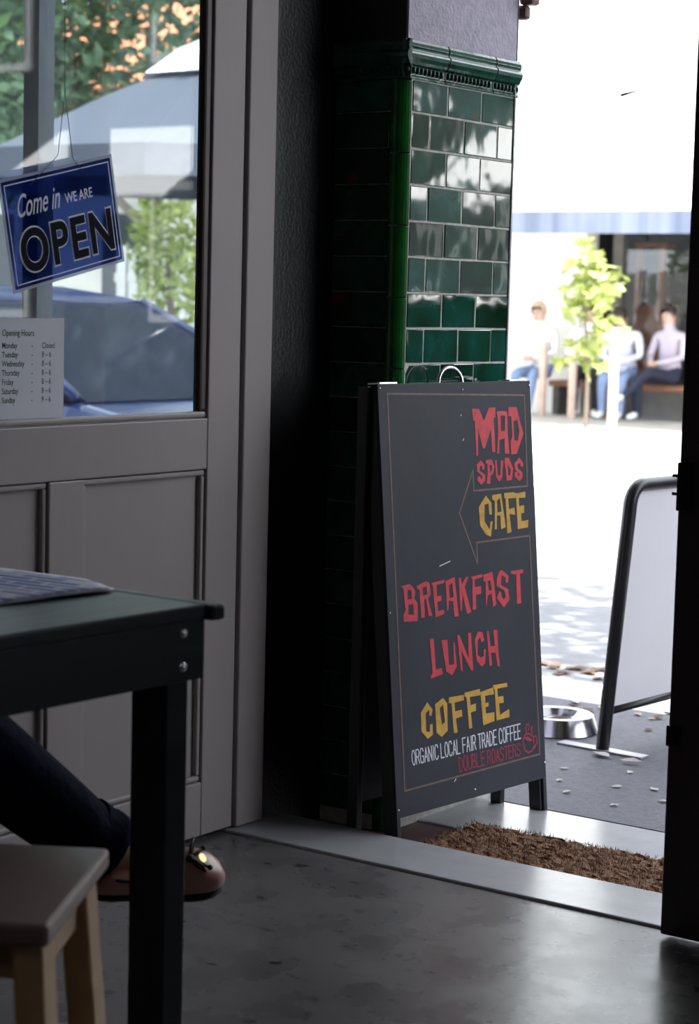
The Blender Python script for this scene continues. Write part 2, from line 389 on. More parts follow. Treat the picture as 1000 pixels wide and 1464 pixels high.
# open glazed door leaf
d1 = struct(empty('door_1', (0,0,0)))
DY = 2.82
def dpart(name, x0, x1, z0, z1, y0=DY, y1=DY+.045, mat=None, bevel=.003, parent=None):
    return box(name, x0, x1, y0, y1, z0, z1, mat or m_door, parent or d1, bevel=bevel)
dpart('stile', 3.397, 3.506, .004, 2.34); dpart('stile', 2.40, 2.515, .004, 2.34)
dpart('rail', 2.516, 3.396, .826, .938); dpart('rail', 2.516, 3.396, .004, .127); dpart('rail', 2.516, 3.396, 2.22, 2.34)
dpart('muntin', 2.906, 3.007, .128, .825)
for a, b in ((2.517, 2.905), (3.008, 3.396)):
    pn = dpart('panel', a-.004, b+.004, .124, .829, DY+.018, DY+.032)
    for (x0, x1, z0, z1) in ((a, b, .812, .8245), (a, b, .1285, .141), (a, a+.012, .141, .812), (b-.012, b, .141, .812)):
        MBx = dpart('panel_bead', x0, x1, z0, z1, DY+.006, DY+.019, bevel=.004, parent=pn)
gl = dpart('glass_pane', 2.517, 3.395, .939, 2.219, DY+.020, DY+.025, m_glass, 0)
for (x0, x1, z0, z1) in ((2.517, 3.395, .939, .953), (2.517, 3.395, 2.205, 2.219), (2.517, 2.532, .953, 2.205)):
    dpart('glazing_bead', x0, x1, z0, z1, DY+.004, DY+.019, bevel=.005)
dpart('glazing_bead', 3.372, 3.396, .953, 2.205, DY+.004, DY+.0195, m_doordk, .006)
struct(box('trim_3', 3.512, 3.610, 2.812, 2.90, 0.001, 2.5, m_door, bevel=.004), 'taupe door jamb beside the open glazed door')

# closed dark leaf at the right of the entrance
d2 = struct(empty('door_2'))
box('stile', 3.436, 3.480, 1.58, 1.701, .002, 2.3, m_brown, d2, bevel=.004)
box('stile', 3.436, 3.480, .76, .88, .002, 2.3, m_brown, d2, bevel=.004)
box('rail', 3.436, 3.480, .881, 1.579, .002, .22, m_brown, d2, bevel=.004)
box('rail', 3.436, 3.480, .881, 1.579, .95, 1.08, m_brown, d2, bevel=.004)
box('rail', 3.436, 3.480, .881, 1.579, 2.16, 2.3, m_brown, d2, bevel=.004)
box('panel', 3.450, 3.466, .878, 1.582, .218, .952, m_brown, d2); box('panel', 3.450, 3.466, .878, 1.582, 1.078, 2.162, m_brown, d2)
lk = box('lock', 3.424, 3.436, 1.672, 1.700, .823, .915, m_lock, d2, bevel=.003)
for z in (.889, .855): box('bolt', 3.426, 3.434, 1.700, 1.7095, z-.003, z+.003, m_lock, lk)
for z in (.905, .868, .833): MB().ball((3.424, 1.686, z), .0022, .004, .004, 10, 6).build('screw', m_lock, lk, smooth=True)
pl = box('strike_plate', 3.430, 3.436, 1.676, 1.703, .372, .412, m_lock, d2, bevel=.002)
MB().ball((3.429, 1.690, .392), .003, .005, .005, 10, 6).build('screw', m_lock, pl, smooth=True)

# ------------------------------------------------------------------ the street
def kerb_stones(root, x0, x1, y0, y1, zt, step):
    y = y0
    while y < y1:
        box('kerb_stone', x0, x1, y+.004, min(y+step, y1)-.004, -.35, zt+random.uniform(-.004,.004), m_kerb, root, bevel=.012); y += step
struct(box('footpath', XO, 5.62, -12, 30, -.35, -.058, m_asph), 'dark asphalt footpath outside the door')
struct(box('footpath_edge', 4.29, XO, .45, 2.634, -.35, -.06, m_asph))
kr = struct(empty('kerb')); kerb_stones(kr, 5.62, 5.95, -12, 30, -.058, 1.2)
struct(box('road', 5.95, 12.2, -40, 60, -.4, -.17, m_road))
kr2 = struct(empty('kerb_far')); kerb_stones(kr2, 12.2, 12.45, -4, 24, -.06, 1.5)
struct(box('footpath_far', 12.45, 40, -40, 60, -.4, -.058, m_paving))
aw = struct(empty('footpath_awning'), 'flat awning roof over the footpath outside the cafe')
box('awning_deck', 4.36, 5.42, -12, 16, 3.1, 3.22, m_ceil, aw); box('awning_fascia', 5.42, 5.47, -12, 16, 3.0, 3.3, m_render, aw)

# terrace added across the street, out of view, for the glazed tiles to reflect
m_brick = M('dark slate painted wall', (.045,.055,.06), .85, var=.25, scale=9); m_pwin = M('white window frame', (.75,.75,.75), .6); m_pglass = M('shop glass', (.03,.035,.04), .08)
tr = tag(empty('reflected_terrace', (21, -6, -.058)), 'added dark slate terrace, out of view, reflected in the green tiles', 'building')
box('wall', 0, 6, -24, 8.0, 0, 8, m_brick, tr)
for k in range(8):
    for z in (.9, 4.4):
        w_ = box('window', -.06, -.001, -22+k*3.8, -20.5+k*3.8, z, z+1.9, m_pwin, tr); box('pane', -.08, -.061, -21.9+k*3.8, -20.6+k*3.8, z+.12, z+1.78, m_pglass, w_)
for k, (a, b) in enumerate(((-14.5,-11.2),(-10.2,-8.6),(-7.6,-5.4),(-4.6,-2.0),(-1,2))): MB().hexa([(-1.6,a+6,2.5+.3*(k % 2)),(0,a+6,3.5+.3*(k % 2)),(0,b+6,3.5+.3*(k % 2)),(-1.6,b+6,2.5+.3*(k % 2)),(-1.6,a+6,2.54+.3*(k % 2)),(0,a+6,3.54+.3*(k % 2)),(0,b+6,3.54+.3*(k % 2)),(-1.6,b+6,2.54+.3*(k % 2))]).build('reflector_awning', m_pwin, tr)  # white awnings added as bright reflectors for the tile highlights
# fill lamps added to brighten the room, unseen behind and beside the camera
m_lampsh = M('black enamel lamp shade', (.02,.02,.02), .4)
m_bulb = bpy.data.materials.new('lamp bulb glow'); m_bulb.use_nodes = True
_b = m_bulb.node_tree.nodes['Principled BSDF']; _b.inputs['Emission Color'].default_value = (1,.88,.74,1); _b.inputs['Emission Strength'].default_value = 1
def pendant(x, y, label, watts):
    r = tag(empty('fill_pendant', (x, y, 2.05)), label, 'lamp', 'added fill lamps out of view')
    MB().tube([(0,0,.3),(0,0,1.145)], .004, 6).build('cord', m_blk, r)
    MB().lathe([(.02,.3),(.05,.28),(.10,.20),(.17,.10),(.19,.0),(.185,.0),(.165,.095),(.09,.19),(.04,.27)], (0,0,0), 28).build('lamp_shade', m_lampsh, r, smooth=True)
    MB().ball((0,0,.08), .05, n=16, m=10).build('bulb', m_bulb, r, smooth=True)
    ld = bpy.data.lights.new('fill_light', 'POINT'); ld.energy = watts; ld.color = (1,.97,.94); ld.shadow_soft_size = .08
    lo = bpy.data.objects.new('fill_light', ld); COL.objects.link(lo); lo.parent = r; lo.location = (0,0,-.02)
pendant(.3, .6, 'added fill lamp with black shade, unseen above the camera end of the room', .6)
pendant(1.0, -1.8, 'added fill lamp with black shade, unseen over the right-hand side of the room', .6)

# ------------------------------------------------------------------ black sandwich board
SW, SH, BE, AL = .5841, 1.0657, .0930, -.0875
sg = tag(empty('sandwich_board', (3.7078, 2.4955, -.045), AL), 'tall black sandwich board lettered in red and yellow beside the green tiles', 'sign')
cb, sb = math.cos(BE), math.sin(BE)
def SP(u, s, n=0):      # board coordinates -> root coordinates; n > 0 towards the viewer
    return (u, s*sb - n*cb, s*cb + n*sb)
def sbox(mb, u0, u1, s0, s1, n0, n1):
    return mb.hexa([SP(u0,s0,n1),SP(u1,s0,n1),SP(u1,s0,n0),SP(u0,s0,n0),SP(u0,s1,n1),SP(u1,s1,n1),SP(u1,s1,n0),SP(u0,s1,n0)])
def sp(name, *a, mat=None, parent=None, bevel=.002):
    return sbox(MB(), *a).build(name, mat or m_bframe, parent or sg, bevel=bevel)
face = sp('front_panel', .0, SW, .081, SH, -.006, 0, mat=m_board, bevel=.001)
sp('leg', .001, .020, .0, SH-.002, -.042, -.0065); sp('leg', SW-.020, SW-.001, .0, SH-.002, -.042, -.0065)
sp('frame_rail', .021, SW-.021, SH-.03, SH-.003, -.030, -.0065); sp('frame_rail', .021, SW-.021, .085, .11, -.030, -.0065)
sp('foot_face', .0, .013, .0, .0805, -.0062, 0, bevel=.001, mat=m_board); sp('foot_face', SW-.013, SW, .0, .0805, -.0062, 0, bevel=.001, mat=m_board)
# rear leaf, nearly upright against the tiles
rl = empty('rear_leaf', parent=sg)
def rbox(name, u0, u1, z0, z1, t0, t1, mat, bevel=.002):
    def P(u, z, t):
        y = .148 + t + (z/1.06)*(.147-.148)
        return (u, y, z)
    return MB().hexa([P(u0,z0,t0),P(u1,z0,t0),P(u1,z0,t1),P(u0,z0,t1),P(u0,z1,t0),P(u1,z1,t0),P(u1,z1,t1),P(u0,z1,t1)]).build(name, mat, rl, bevel=bevel)
rbox('rear_leg', -.012, .008, 0, 1.055, -.030, .0, m_bframe); rbox('rear_leg', SW-.040, SW-.020, 0, 1.055, -.030, 0, m_bframe)
rbox('rear_panel', .009, SW-.041, .09, 1.05, -.006, 0, m_board)
for u in (.0, SW-.09):
    sp('hinge', u+.012, u+.075, SH-.0005, SH+.004, -.040, -.004, mat=m_steel, bevel=.001)
hp = [SP(SW*.5-.045, SH-.01, -.020)] + [SP(SW*.5 - .045*math.cos(t), SH + .036*math.sin(t), -.020) for t in [i*math.pi/10 for i in range(11)]] + [SP(SW*.5+.045, SH-.01, -.020)]
MB().tube(hp, .0042, 8).build('handle', m_steel, sg, smooth=True)
for u, s in ((.006,SH-.01),(SW-.006,SH-.012),(SW*.53,SH-.018),(.006,.10),(SW-.006,.12),(.006,.55),(SW*.5,.10)):
    c = SP(u, s, .0003); MB().ball(c, .0028, n=8, m=6).build('screw', m_steel, sg, smooth=True)

WORDS=[('red',[[[(688,2005),(743,2003),(778,1944),(821,2006),(875,2007),(871,1961),(857,1955),(859,1792),(834,1793),(830,1902),(777,1813),(760,1814),(731,1905),(719,1779),(706,1779),(707,1946),(693,1950)]],[[(881,1981),(893,1988),(961,1986),(969,1976),(965,1877),(972,1780),(935,1782),(937,1855),(894,1849),(890,1784),(873,1784),(889,1897),(887,1968)],[(914,1967),(948,1964),(943,1892),(910,1891)]],[[(980,2006),(1048,2004),(1067,1942),(1094,1873),(1032,1776),(989,1776),(985,1839),(1001,1859),(999,1961),(976,1962)],[(1015,1937),(1050,1941),(1060,1885),(1045,1839),(1017,1843)]]]),('red',[[[(708,1739),(740,1758),(769,1733),(764,1712),(750,1711),(749,1729),(733,1733),(728,1707),(771,1686),(769,1660),(737,1640),(706,1663),(709,1679),(729,1682),(741,1664),(748,1681),(709,1706)]],[[(781,1756),(826,1759),(846,1723),(835,1690),(812,1678),(809,1642),(779,1644),(791,1699),(791,1739),(777,1740)],[(807,1732),(827,1731),(825,1707),(811,1694)]],[[(854,1751),(865,1753),(871,1678),(891,1679),(902,1749),(919,1750),(904,1666),(880,1647),(856,1672)]],[[(931,1760),(965,1760),(998,1706),(983,1652),(940,1649),(936,1709),(929,1736)],[(954,1728),(978,1703),(970,1673),(955,1676)]],[[(1009,1729),(1051,1758),(1081,1730),(1080,1712),(1062,1712),(1055,1731),(1034,1725),(1036,1704),(1072,1685),(1074,1665),(1049,1642),(1010,1664),(1011,1687),(1029,1691),(1039,1666),(1051,1673),(1013,1702)]]]),('yellow',[[[(769,1587),(810,1549),(810,1494),(790,1495),(787,1548),(755,1544),(749,1466),(788,1421),(797,1461),(814,1461),(795,1388),(756,1401),(713,1448),(709,1533),(730,1555)]],[[(820,1586),(891,1590),(917,1426),(879,1417),(876,1484),(850,1487),(845,1421),(828,1420),(838,1557),(818,1566)],[(854,1556),(879,1569),(888,1503),(855,1501)]],[[(915,1591),(990,1591),(1011,1584),(1091,1588),(1089,1559),(947,1563),(950,1510),(995,1517),(998,1480),(952,1487),(963,1398),(928,1395),(925,1564),(913,1567)]],[[(1012,1561),(1033,1561),(1034,1521),(1076,1522),(1073,1486),(1049,1483),(1049,1446),(1106,1448),(1100,1412),(1015,1409)]]]),('red',[[[(101,1211),(162,1217),(184,1202),(203,1178),(193,1147),(214,1125),(211,1042),(110,1049),(109,1078),(126,1102),(120,1157),(118,1199)],[(148,1193),(173,1187),(175,1148),(144,1147)],[(148,1122),(181,1122),(185,1074),(145,1078)]],[[(214,1203),(282,1219),(308,1210),(314,1155),(292,1137),(318,1057),(292,1055),(277,1139),(264,1135),(263,1053),(237,1054),(233,1182),(216,1191)],[(257,1192),(283,1195),(288,1157),(257,1154)]],[[(320,1206),(421,1215),(420,1200),(359,1194),(360,1142),(392,1142),(393,1118),(361,1116),(363,1072),(408,1075),(407,1054),(343,1046),(336,1133),(332,1192)]],[[(428,1206),(498,1220),(517,1033),(485,1033),(479,1106),(448,1113),(443,1077),(431,1063),(430,1124)],[(453,1184),(478,1195),(483,1126),(454,1124)]],[[(530,1214),(546,1211),(551,1179),(586,1214),(605,1209),(572,1167),(615,1043),(582,1037),(554,1132),(543,1060),(532,1055),(530,1134)]],[[(624,1210),(715,1214),(714,1201),(650,1193),(651,1158),(700,1159),(698,1122),(656,1121),(654,1051),(627,1052),(630,1132),(637,1194)]],[[(721,1210),(794,1219),(802,1176),(816,1060),(790,1049),(781,1114),(750,1110),(737,1058),(732,1062),(737,1175),(721,1180)],[(754,1177),(774,1182),(782,1131),(759,1131)]],[[(828,1184),(850,1216),(870,1221),(924,1188),(917,1159),(899,1156),(898,1182),(871,1196),(861,1175),(859,1148),(917,1124),(922,1070),(874,1039),(821,1090),(843,1122),(859,1114),(861,1090),(879,1076),(895,1093),(885,1121),(825,1147)]],[[(940,1209),(1044,1210),(1046,1193),(1017,1190),(1018,1046),(983,1046),(985,1191),(948,1196)]]]),('red',[[[(291,951),(321,948),(328,803),(373,806),(377,776),(288,766),(286,776),(303,789)]],[[(378,935),(423,932),(428,812),(466,812),(466,910),(477,916),(486,801),(449,763),(405,785)]],[[(500,945),(517,943),(579,824),(584,947),(605,945),(611,768),(596,766),(526,869),(530,772),(516,774)]],[[(631,909),(659,945),(694,939),(706,897),(684,890),(675,917),(656,902),(651,833),(675,819),(697,823),(699,856),(717,852),(705,787),(679,775),(642,808)]],[[(730,940),(745,938),(754,863),(790,863),(781,939),(814,937),(814,840),(823,758),(805,762),(792,830),(755,832),(762,772),(740,770)]]]),('yellow',[[[(254,661),(290,622),(280,594),(265,599),(263,626),(238,610),(236,528),(263,521),(266,555),(285,557),(285,506),(246,492),(202,533),(204,620)]],[[(311,644),(371,666),(401,637),(396,509),(351,485),(313,511)],[(343,620),(369,634),(379,551),(355,542)]],[[(415,662),(531,659),(529,634),(457,632),(458,590),(510,592),(512,560),(463,556),(471,488),(443,490),(433,632),(413,635)]],[[(536,668),(655,671),(659,640),(575,643),(580,603),(621,607),(619,572),(578,568),(585,494),(560,493),(550,644),(536,651)]],[[(658,655),(763,665),(765,631),(694,633),(695,597),(720,598),(719,579),(694,577),(696,547),(763,545),(760,502),(671,494),(663,611)]],[[(759,675),(874,673),(877,653),(794,654),(797,614),(840,613),(841,580),(803,582),(808,526),(882,544),(883,505),(777,502),(774,647)]]]),('crimson',[[[(997,389),(1032,386),(1063,366),(1056,359),(1024,368),(999,381)]]])]
BORDER=[(1116,2061),(65,2087),(64,280),(1120,287),(1111,1370),(681,1368),(680,1268),(557,1516),(676,1714),(675,1615),(1110,1615),(1116,2061)]
CUP=[[(987,383),(1007,402),(1039,401),(1069,382),(1076,343),(1059,315),(1026,307),(995,325),(986,353),(987,383)],[(1074,379),(1096,379),(1101,351),(1076,322)],[(1013,413),(1011,432),(1020,446),(1036,448),(1042,434),(1034,421)],[(1062,402),(1055,418),(1064,432)]]
LINE1=[(124,454),(127,389),(968,459),(968,388)]
LINE2=[(469,372),(475,302),(961,364),(957,306)]

COLS = {'red': m_red, 'yellow': m_yel, 'crimson': m_crim}
def flat(loops, n=.0006):
    mb = MB()
    for ls in loops:
        pv = [[Vector((x/2000, y/2000, 0)) for x, y in lp] for lp in ls]
        al = [p for lp in pv for p in lp]
        for t in tessellate_polygon(pv): mb.add([SP(al[i].x, al[i].y, n) for i in t], [(0,1,2)])
    return mb
names = ['MAD', 'SPUDS', 'CAFE', 'BREAKFAST', 'LUNCH', 'COFFEE', 'coffee in cup']
wl = ['red painted word MAD', 'red painted word SPUDS', 'yellow painted word CAFE', 'red painted word BREAKFAST', 'red painted word LUNCH', 'yellow painted word COFFEE', 'crimson coffee in the painted cup']
for (col, lets), lab in zip(WORDS, wl):
    o = flat(lets).build('lettering', COLS[col], sg); o['label'] = lab
def ribbon(mb, pts, w, n, P):
    for a, b in zip(pts[:-1], pts[1:]):
        d = Vector((b[0]-a[0], b[1]-a[1]))
        if d.length < 1e-9: continue
        d.normalize(); q = Vector((-d.y, d.x))*(w/2); e = d*(w*.35)
        mb.add([P(a[0]-e.x+q.x, a[1]-e.y+q.y, n), P(a[0]-e.x-q.x, a[1]-e.y-q.y, n), P(b[0]+e.x-q.x, b[1]+e.y-q.y, n), P(b[0]+e.x+q.x, b[1]+e.y+q.y, n)], [(0,1,2,3)])
    return mb
o = ribbon(MB(), [(x/2000, y/2000) for x, y in BORDER], .0042, .0005, SP).build('painted_outline', m_line, sg); o['label'] = 'thin tan painted border with arrow'
mb = MB()
for L in CUP: ribbon(mb, [(x/2000, y/2000) for x, y in L], .005, .0006, SP)
mb.build('painted_cup', m_crim, sg)['label'] = 'crimson painted coffee cup'
for mat_, pts_ in ((m_ink, [(.285,.930),(.300,.938),(.312,.932)]), (m_ink, [(.318,.950),(.330,.968),(.333,.985)]), (m_ink, [(.336,.962),(.350,.958)]), (m_wht, [(.304,.928),(.309,.934)]), (m_wht, [(.300,.987),(.302,.989)]), (m_wht, [(.195,.640),(.235,.648)]), (m_wht, [(.215,.132),(.222,.137)])):
    ribbon(MB(), pts_, .0022, .0005, SP).build('scratch', mat_, sg)
FONT = {'A':[[(0,0),(.5,1),(1,0)],[(.2,.35),(.8,.35)]],'B':[[(0,0),(0,1),(.8,.9),(.8,.6),(0,.52),(.95,.42),(.95,.1),(0,0)]],'C':[[(1,.8),(.75,1),(.25,1),(0,.75),(0,.25),(.25,0),(.75,0),(1,.2)]],
 'D':[[(0,0),(0,1),(.6,.95),(1,.7),(1,.3),(.6,.05),(0,0)]],'E':[[(1,1),(0,1),(0,0),(1,0)],[(0,.52),(.8,.52)]],'F':[[(1,1),(0,1),(0,0)],[(0,.52),(.8,.52)]],
 'G':[[(1,.8),(.75,1),(.25,1),(0,.75),(0,.25),(.25,0),(.8,0),(1,.2),(1,.45),(.55,.45)]],'I':[[(.5,0),(.5,1)]],'L':[[(0,1),(0,0),(1,0)]],'N':[[(0,0),(0,1),(1,0),(1,1)]],
 'O':[[(.3,0),(0,.3),(0,.7),(.3,1),(.7,1),(1,.7),(1,.3),(.7,0),(.3,0)]],'R':[[(0,0),(0,1),(.75,1),(1,.8),(.75,.5),(0,.5)],[(.5,.5),(1,0)]],
 'S':[[(1,.8),(.7,1),(.25,1),(0,.78),(.2,.58),(.8,.42),(1,.22),(.75,0),(.25,0),(0,.2)]],'T':[[(0,1),(1,1)],[(.5,1),(.5,0)]],'U':[[(0,1),(0,.25),(.3,0),(.7,0),(1,.25),(1,1)]]}
def hand_text(text, quad, w, mat, label):
    tl, bl, tr, br = [Vector((x/2000, y/2000)) for x, y in quad]
    adv = [(.45 if c == ' ' else .55 if c == 'I' else 1.0) for c in text]; tot = sum(adv)-.25; x = 0; mb = MB()
    for c, a in zip(text, adv):
        if c != ' ':
            for st in FONT[c]:
                pts = []
                for px, py in st:
                    t = (x + px*.75 - (.37 if c == 'I' else 0)*.5)/tot
                    b = bl.lerp(br, t); p = b + (tl.lerp(tr, t)-b)*py
                    pts.append((p.x, p.y))
                ribbon(mb, pts, w, .0006, SP)
        x += a
    mb.build('lettering', mat, sg)['label'] = label
hand_text('ORGANIC LOCAL FAIR TRADE COFFEE', LINE1, .0030, m_wht, 'white handwritten line ORGANIC LOCAL FAIR TRADE COFFEE')
hand_text('DOUBLE ROASTERS', LINE2, .0034, m_crim, 'crimson handwritten line DOUBLE ROASTERS')

# ------------------------------------------------------------------ doormat
rnd = random.Random(3)
mb = MB(); nx, ny = 34, 110; x0, x1, y0, y1 = 3.740, 4.018, .95, 2.49
vs = []
for j in range(ny+1):
    for i in range(nx+1):
        e = min(i, nx-i, j, ny-j)
        z = -.027 + rnd.uniform(-.004, .004) if e > 0 else -.0485
        vs.append((x0+(x1-x0)*i/nx+rnd.uniform(-.004,.004)*(1), y0+(y1-y0)*j/ny + rnd.uniform(-.006,.006), z))
fs = [(j*(nx+1)+i, j*(nx+1)+i+1, (j+1)*(nx+1)+i+1, (j+1)*(nx+1)+i) for j in range(ny) for i in range(nx)]
mb.add(vs, fs)
for k in range(9000):                   # coir tufts standing out of the pile
    x = rnd.uniform(x0, x1); y = rnd.uniform(y0, y1); a = rnd.uniform(0, 6.28); l = rnd.uniform(.004, .011); dx, dy = math.cos(a)*.0012, math.sin(a)*.0012
    mb.add([(x-dx,y-dy,-.029),(x+dx,y+dy,-.029),(x+rnd.uniform(-.004,.004),y+rnd.uniform(-.004,.004),-.026+l*.8)], [(0,1,2)])
tag(mb.build('doormat', m_coir), 'brown coir doormat lying in the entrance behind the marble strip', 'doormat')

# ------------------------------------------------------------------ table
tb = tag(empty('dining_table', (2.272, 1.885, -.006), math.radians(-2)), 'black stained wooden table with steel bolts beside the taupe door', 'table')
TX, TY = 1.10, .60; TH = .756
box('tabletop', -TX+.04, .0, 0, TY, TH-.022, TH, m_tablew, tb, bevel=.004)
box('end_board', .003, .034, -.012, TY+.01, TH-.025, TH-.001, m_tablew, tb, bevel=.006)
box('end_board', -TX, -TX+.037, -.012, TY+.01, TH-.025, TH-.001, m_tablew, tb, bevel=.006)
box('apron', -TX+.05, .006, .006, .026, TH-.112, TH-.0225, m_tablew, tb, bevel=.002)
box('apron', -TX+.05, .006, TY-.026, TY-.006, TH-.112, TH-.0225, m_tablew, tb, bevel=.002)
box('apron', -.075, -.055, .028, TY-.028, TH-.105, TH-.0225, m_tablew, tb, bevel=.002)
box('apron', -TX+.11, -TX+.13, .028, TY-.028, TH-.105, TH-.0225, m_tablew, tb, bevel=.002)
for x in (-.050, -TX+.06):
    for y in (.027, TY-.027-.073):
        box('leg', x, x+.045, y, y+.073, 0, TH-.023, m_tablew, tb, bevel=.002)
for x in (-.042, -TX+.085):
    for z in (.711, .661): MB().ball((x, .006, z+.006), .008, .006, .008, 12, 8).build('bolt', m_steel, tb, smooth=True)

# newspaper on the table
npg = tag(empty('newspaper', (0,0,0)), 'folded newspaper with blue print lying on the black table', 'newspaper')
def sheet(z, off, mat, name, amp):
    poly = [(2.303+off, 2.42), (2.303+off, 2.146-off), (2.262+off, 2.062-off*.5), (2.03-off, 2.085), (1.98-off, 2.42)]
    nx, ny = 14, 12; vs = []
    for j in range(ny+1):
        t = j/ny
        yr = 2.42 + (2.062-2.42)*t
        xr = 2.303 if yr > 2.146 else 2.262 + (yr-2.062)/(2.146-2.062)*.041
        xl = 1.98 + .05*t; yl = 2.42 + (2.085-2.42)*t
        for i in range(nx+1):
            s = i/nx
            x = xl+(xr+off-xl)*s; y = yl+(yr-off-yl)*s
            vs.append((x, y, z + amp*math.sin(s*3.1)*(.4+.6*t) + .0006*math.sin(5*s+4*t)))
    n = len(vs)
    fs = [(j*(nx+1)+i, j*(nx+1)+i+1, (j+1)*(nx+1)+i+1, (j+1)*(nx+1)+i) for j in range(ny) for i in range(nx)]
    mbb = MB().add(vs, fs); o = mbb.build(name, mat, npg, smooth=True)
    sd = o.modifiers.new('thickness', 'SOLIDIFY'); sd.thickness = .0012
    return o
m_news = M('newsprint', (.55,.55,.60), .75, var=.05)
nt = m_news.node_tree; N = nt.nodes; L = nt.links
tc = N.new('ShaderNodeTexCoord'); br = N.new('ShaderNodeTexBrick'); mp = N.new('ShaderNodeMapping'); mp.inputs['Rotation'].default_value = (0,0,1.57)
L.new(tc.outputs['Object'], mp.inputs[0]); L.new(mp.outputs[0], br.inputs[0]); br.inputs['Scale'].default_value = 9
br.inputs['Color1'].default_value = (.10,.18,.55,1); br.inputs['Color2'].default_value = (.88,.82,.90,1); br.inputs['Mortar'].default_value = (.93,.93,.98,1)
br.inputs['Mortar Size'].default_value = .035; br.inputs['Row Height'].default_value = .22; br.inputs['Brick Width'].default_value = .9
L.new(br.outputs[0], N['Principled BSDF'].inputs['Base Color'])
sheet(.7530, .0, m_paper, 'page', .0012); sheet(.7550, .003, m_paper, 'page', .0018); sheet(.7572, -.002, m_news, 'front_page', .0028)

# ------------------------------------------------------------------ stool
st = tag(empty('stool', (1.775, 1.863, -.006), math.radians(30.5)), 'small pine stool with worn dark seat in front of the table', 'stool')
SHT = .456
MB().box(-.176,.176,-.15,.15,SHT-.028,SHT).build('seat', m_seat, st, bevel=.006, seg=2)
def sleg(sx, sy):
    tx, ty = sx*.118, sy*.118; bx, by = sx*.150, sy*.145; hx, hy = .032, .019
    p = [(bx-hx,by-hy,0),(bx+hx,by-hy,0),(bx+hx,by+hy,0),(bx-hx,by+hy,0),(tx-hx,ty-hy,SHT-.029),(tx+hx,ty-hy,SHT-.029),(tx+hx,ty+hy,SHT-.029),(tx-hx,ty+hy,SHT-.029)]
    MB().hexa(p).build('leg', m_pine, st, bevel=.003)
for sx in (-1,1):
    for sy in (-1,1): sleg(sx, sy)
for sy in (-1,1): box('apron', -.082, .082, sy*.118-.009, sy*.118+.009, SHT-.085, SHT-.0285, m_pine, st, bevel=.002)
for sx in (-1,1): box('apron', sx*.118-.009, sx*.118+.009, -.096, .096, SHT-.085, SHT-.0285, m_pine, st, bevel=.002)

# ------------------------------------------------------------------ hanging OPEN sign and opening hours
def text_mesh(body, size, offset=0, shear=0, align='LEFT', space=1.0):
    c = bpy.data.curves.new('t', 'FONT'); c.body = body; c.size = size; c.offset = offset; c.shear = shear; c.align_x = align; c.space_character = space
    c.fill_mode = 'FRONT' if hasattr(c, 'fill_mode') else None
    o = bpy.data.objects.new('t', c); COL.objects.link(o)
    dg = bpy.context.evaluated_depsgraph_get(); me = bpy.data.meshes.new_from_object(o.evaluated_get(dg))
    bpy.data.objects.remove(o); return me
def place_text(name, me, P, mat, parent, box_=None):
    if box_:
        xs = [v.co.x for v in me.vertices]; ys = [v.co.y for v in me.vertices]
        (x0, x1, y0, y1) = box_; ax, bx = min(xs), max(xs); ay, by = min(ys), max(ys)
        for v in me.vertices: v.co.x = x0+(v.co.x-ax)/(bx-ax)*(x1-x0); v.co.y = y0+(v.co.y-ay)/(by-ay)*(y1-y0)
    for v in me.vertices: v.co = Vector(P(v.co.x, v.co.y))
    me.materials.clear(); me.materials.append(mat)
    return obj(name, me, mat, parent)
os_ = tag(empty('open_sign', (2.7349, 2.797, 1.4097), 0), 'translucent blue hanging sign reading Come in we are OPEN', 'sign')
oa = Vector((.3134, 0, .0716)); ob = Vector((.0445, 0, -.2122)); ow, oh = oa.length, ob.length; oa.normalize(); ob.normalize()
def OP(x, y, n=0):      # x from the left, y from the bottom edge of the sign
    v = oa*x + ob*(oh-y); return (v.x, -n, v.z)
def oplate(name, x0, x1, y0, y1, n0, n1, mat):
    return MB().hexa([OP(x0,y0,n0),OP(x1,y0,n0),OP(x1,y1,n0),OP(x0,y1,n0),OP(x0,y0,n1),OP(x1,y0,n1),OP(x1,y1,n1),OP(x0,y1,n1)]).build(name, mat, os_)
def oframe(name, a, b, n, mat):   # flat rectangular ring, inset a to b
    mb = MB()
    for r in ((a, ow-a, a, b), (a, ow-a, oh-b, oh-a), (a, b, b, oh-b), (ow-b, ow-a, b, oh-b)):
        mb.add([OP(r[0],r[2],n), OP(r[1],r[2],n), OP(r[1],r[3],n), OP(r[0],r[3],n)], [(0,1,2,3)])
    return mb.build(name, mat, os_)
oplate('sign_plate', .006, ow-.006, .006, oh-.006, 0, .0015, m_blueac)
oplate('clear_edge', 0, ow, 0, .0058, 0, .0015, m_clear); oplate('clear_edge', 0, ow, oh-.0058, oh, 0, .0015, m_clear)
oplate('clear_edge', 0, .0058, .006, oh-.006, 0, .0015, m_clear); oplate('clear_edge', ow-.0058, ow, .006, oh-.006, 0, .0015, m_clear)
oframe('white_border', .012, .0145, .0019, m_whiteprint)
place_text('lettering', text_mesh('OPEN', .1, .0052, 0, 'LEFT', 1.13), lambda x, y: OP(x, y, .0020), m_whiteprint, os_, (.030, ow-.021, .027, .118))['label'] = 'white outline of the word OPEN'
place_text('lettering', text_mesh('OPEN', .1, .0026, 0, 'LEFT', 1.13), lambda x, y: OP(x, y, .0030), m_black_print, os_, (.0335, ow-.0245, .0305, .1145))['label'] = 'black word OPEN'
place_text('lettering', text_mesh('Come in', .1, .0008, .5), lambda x, y: OP(x, y, .0020), m_whiteprint, os_, (.040, .160, .138, .182))['label'] = 'white slanted words Come in'
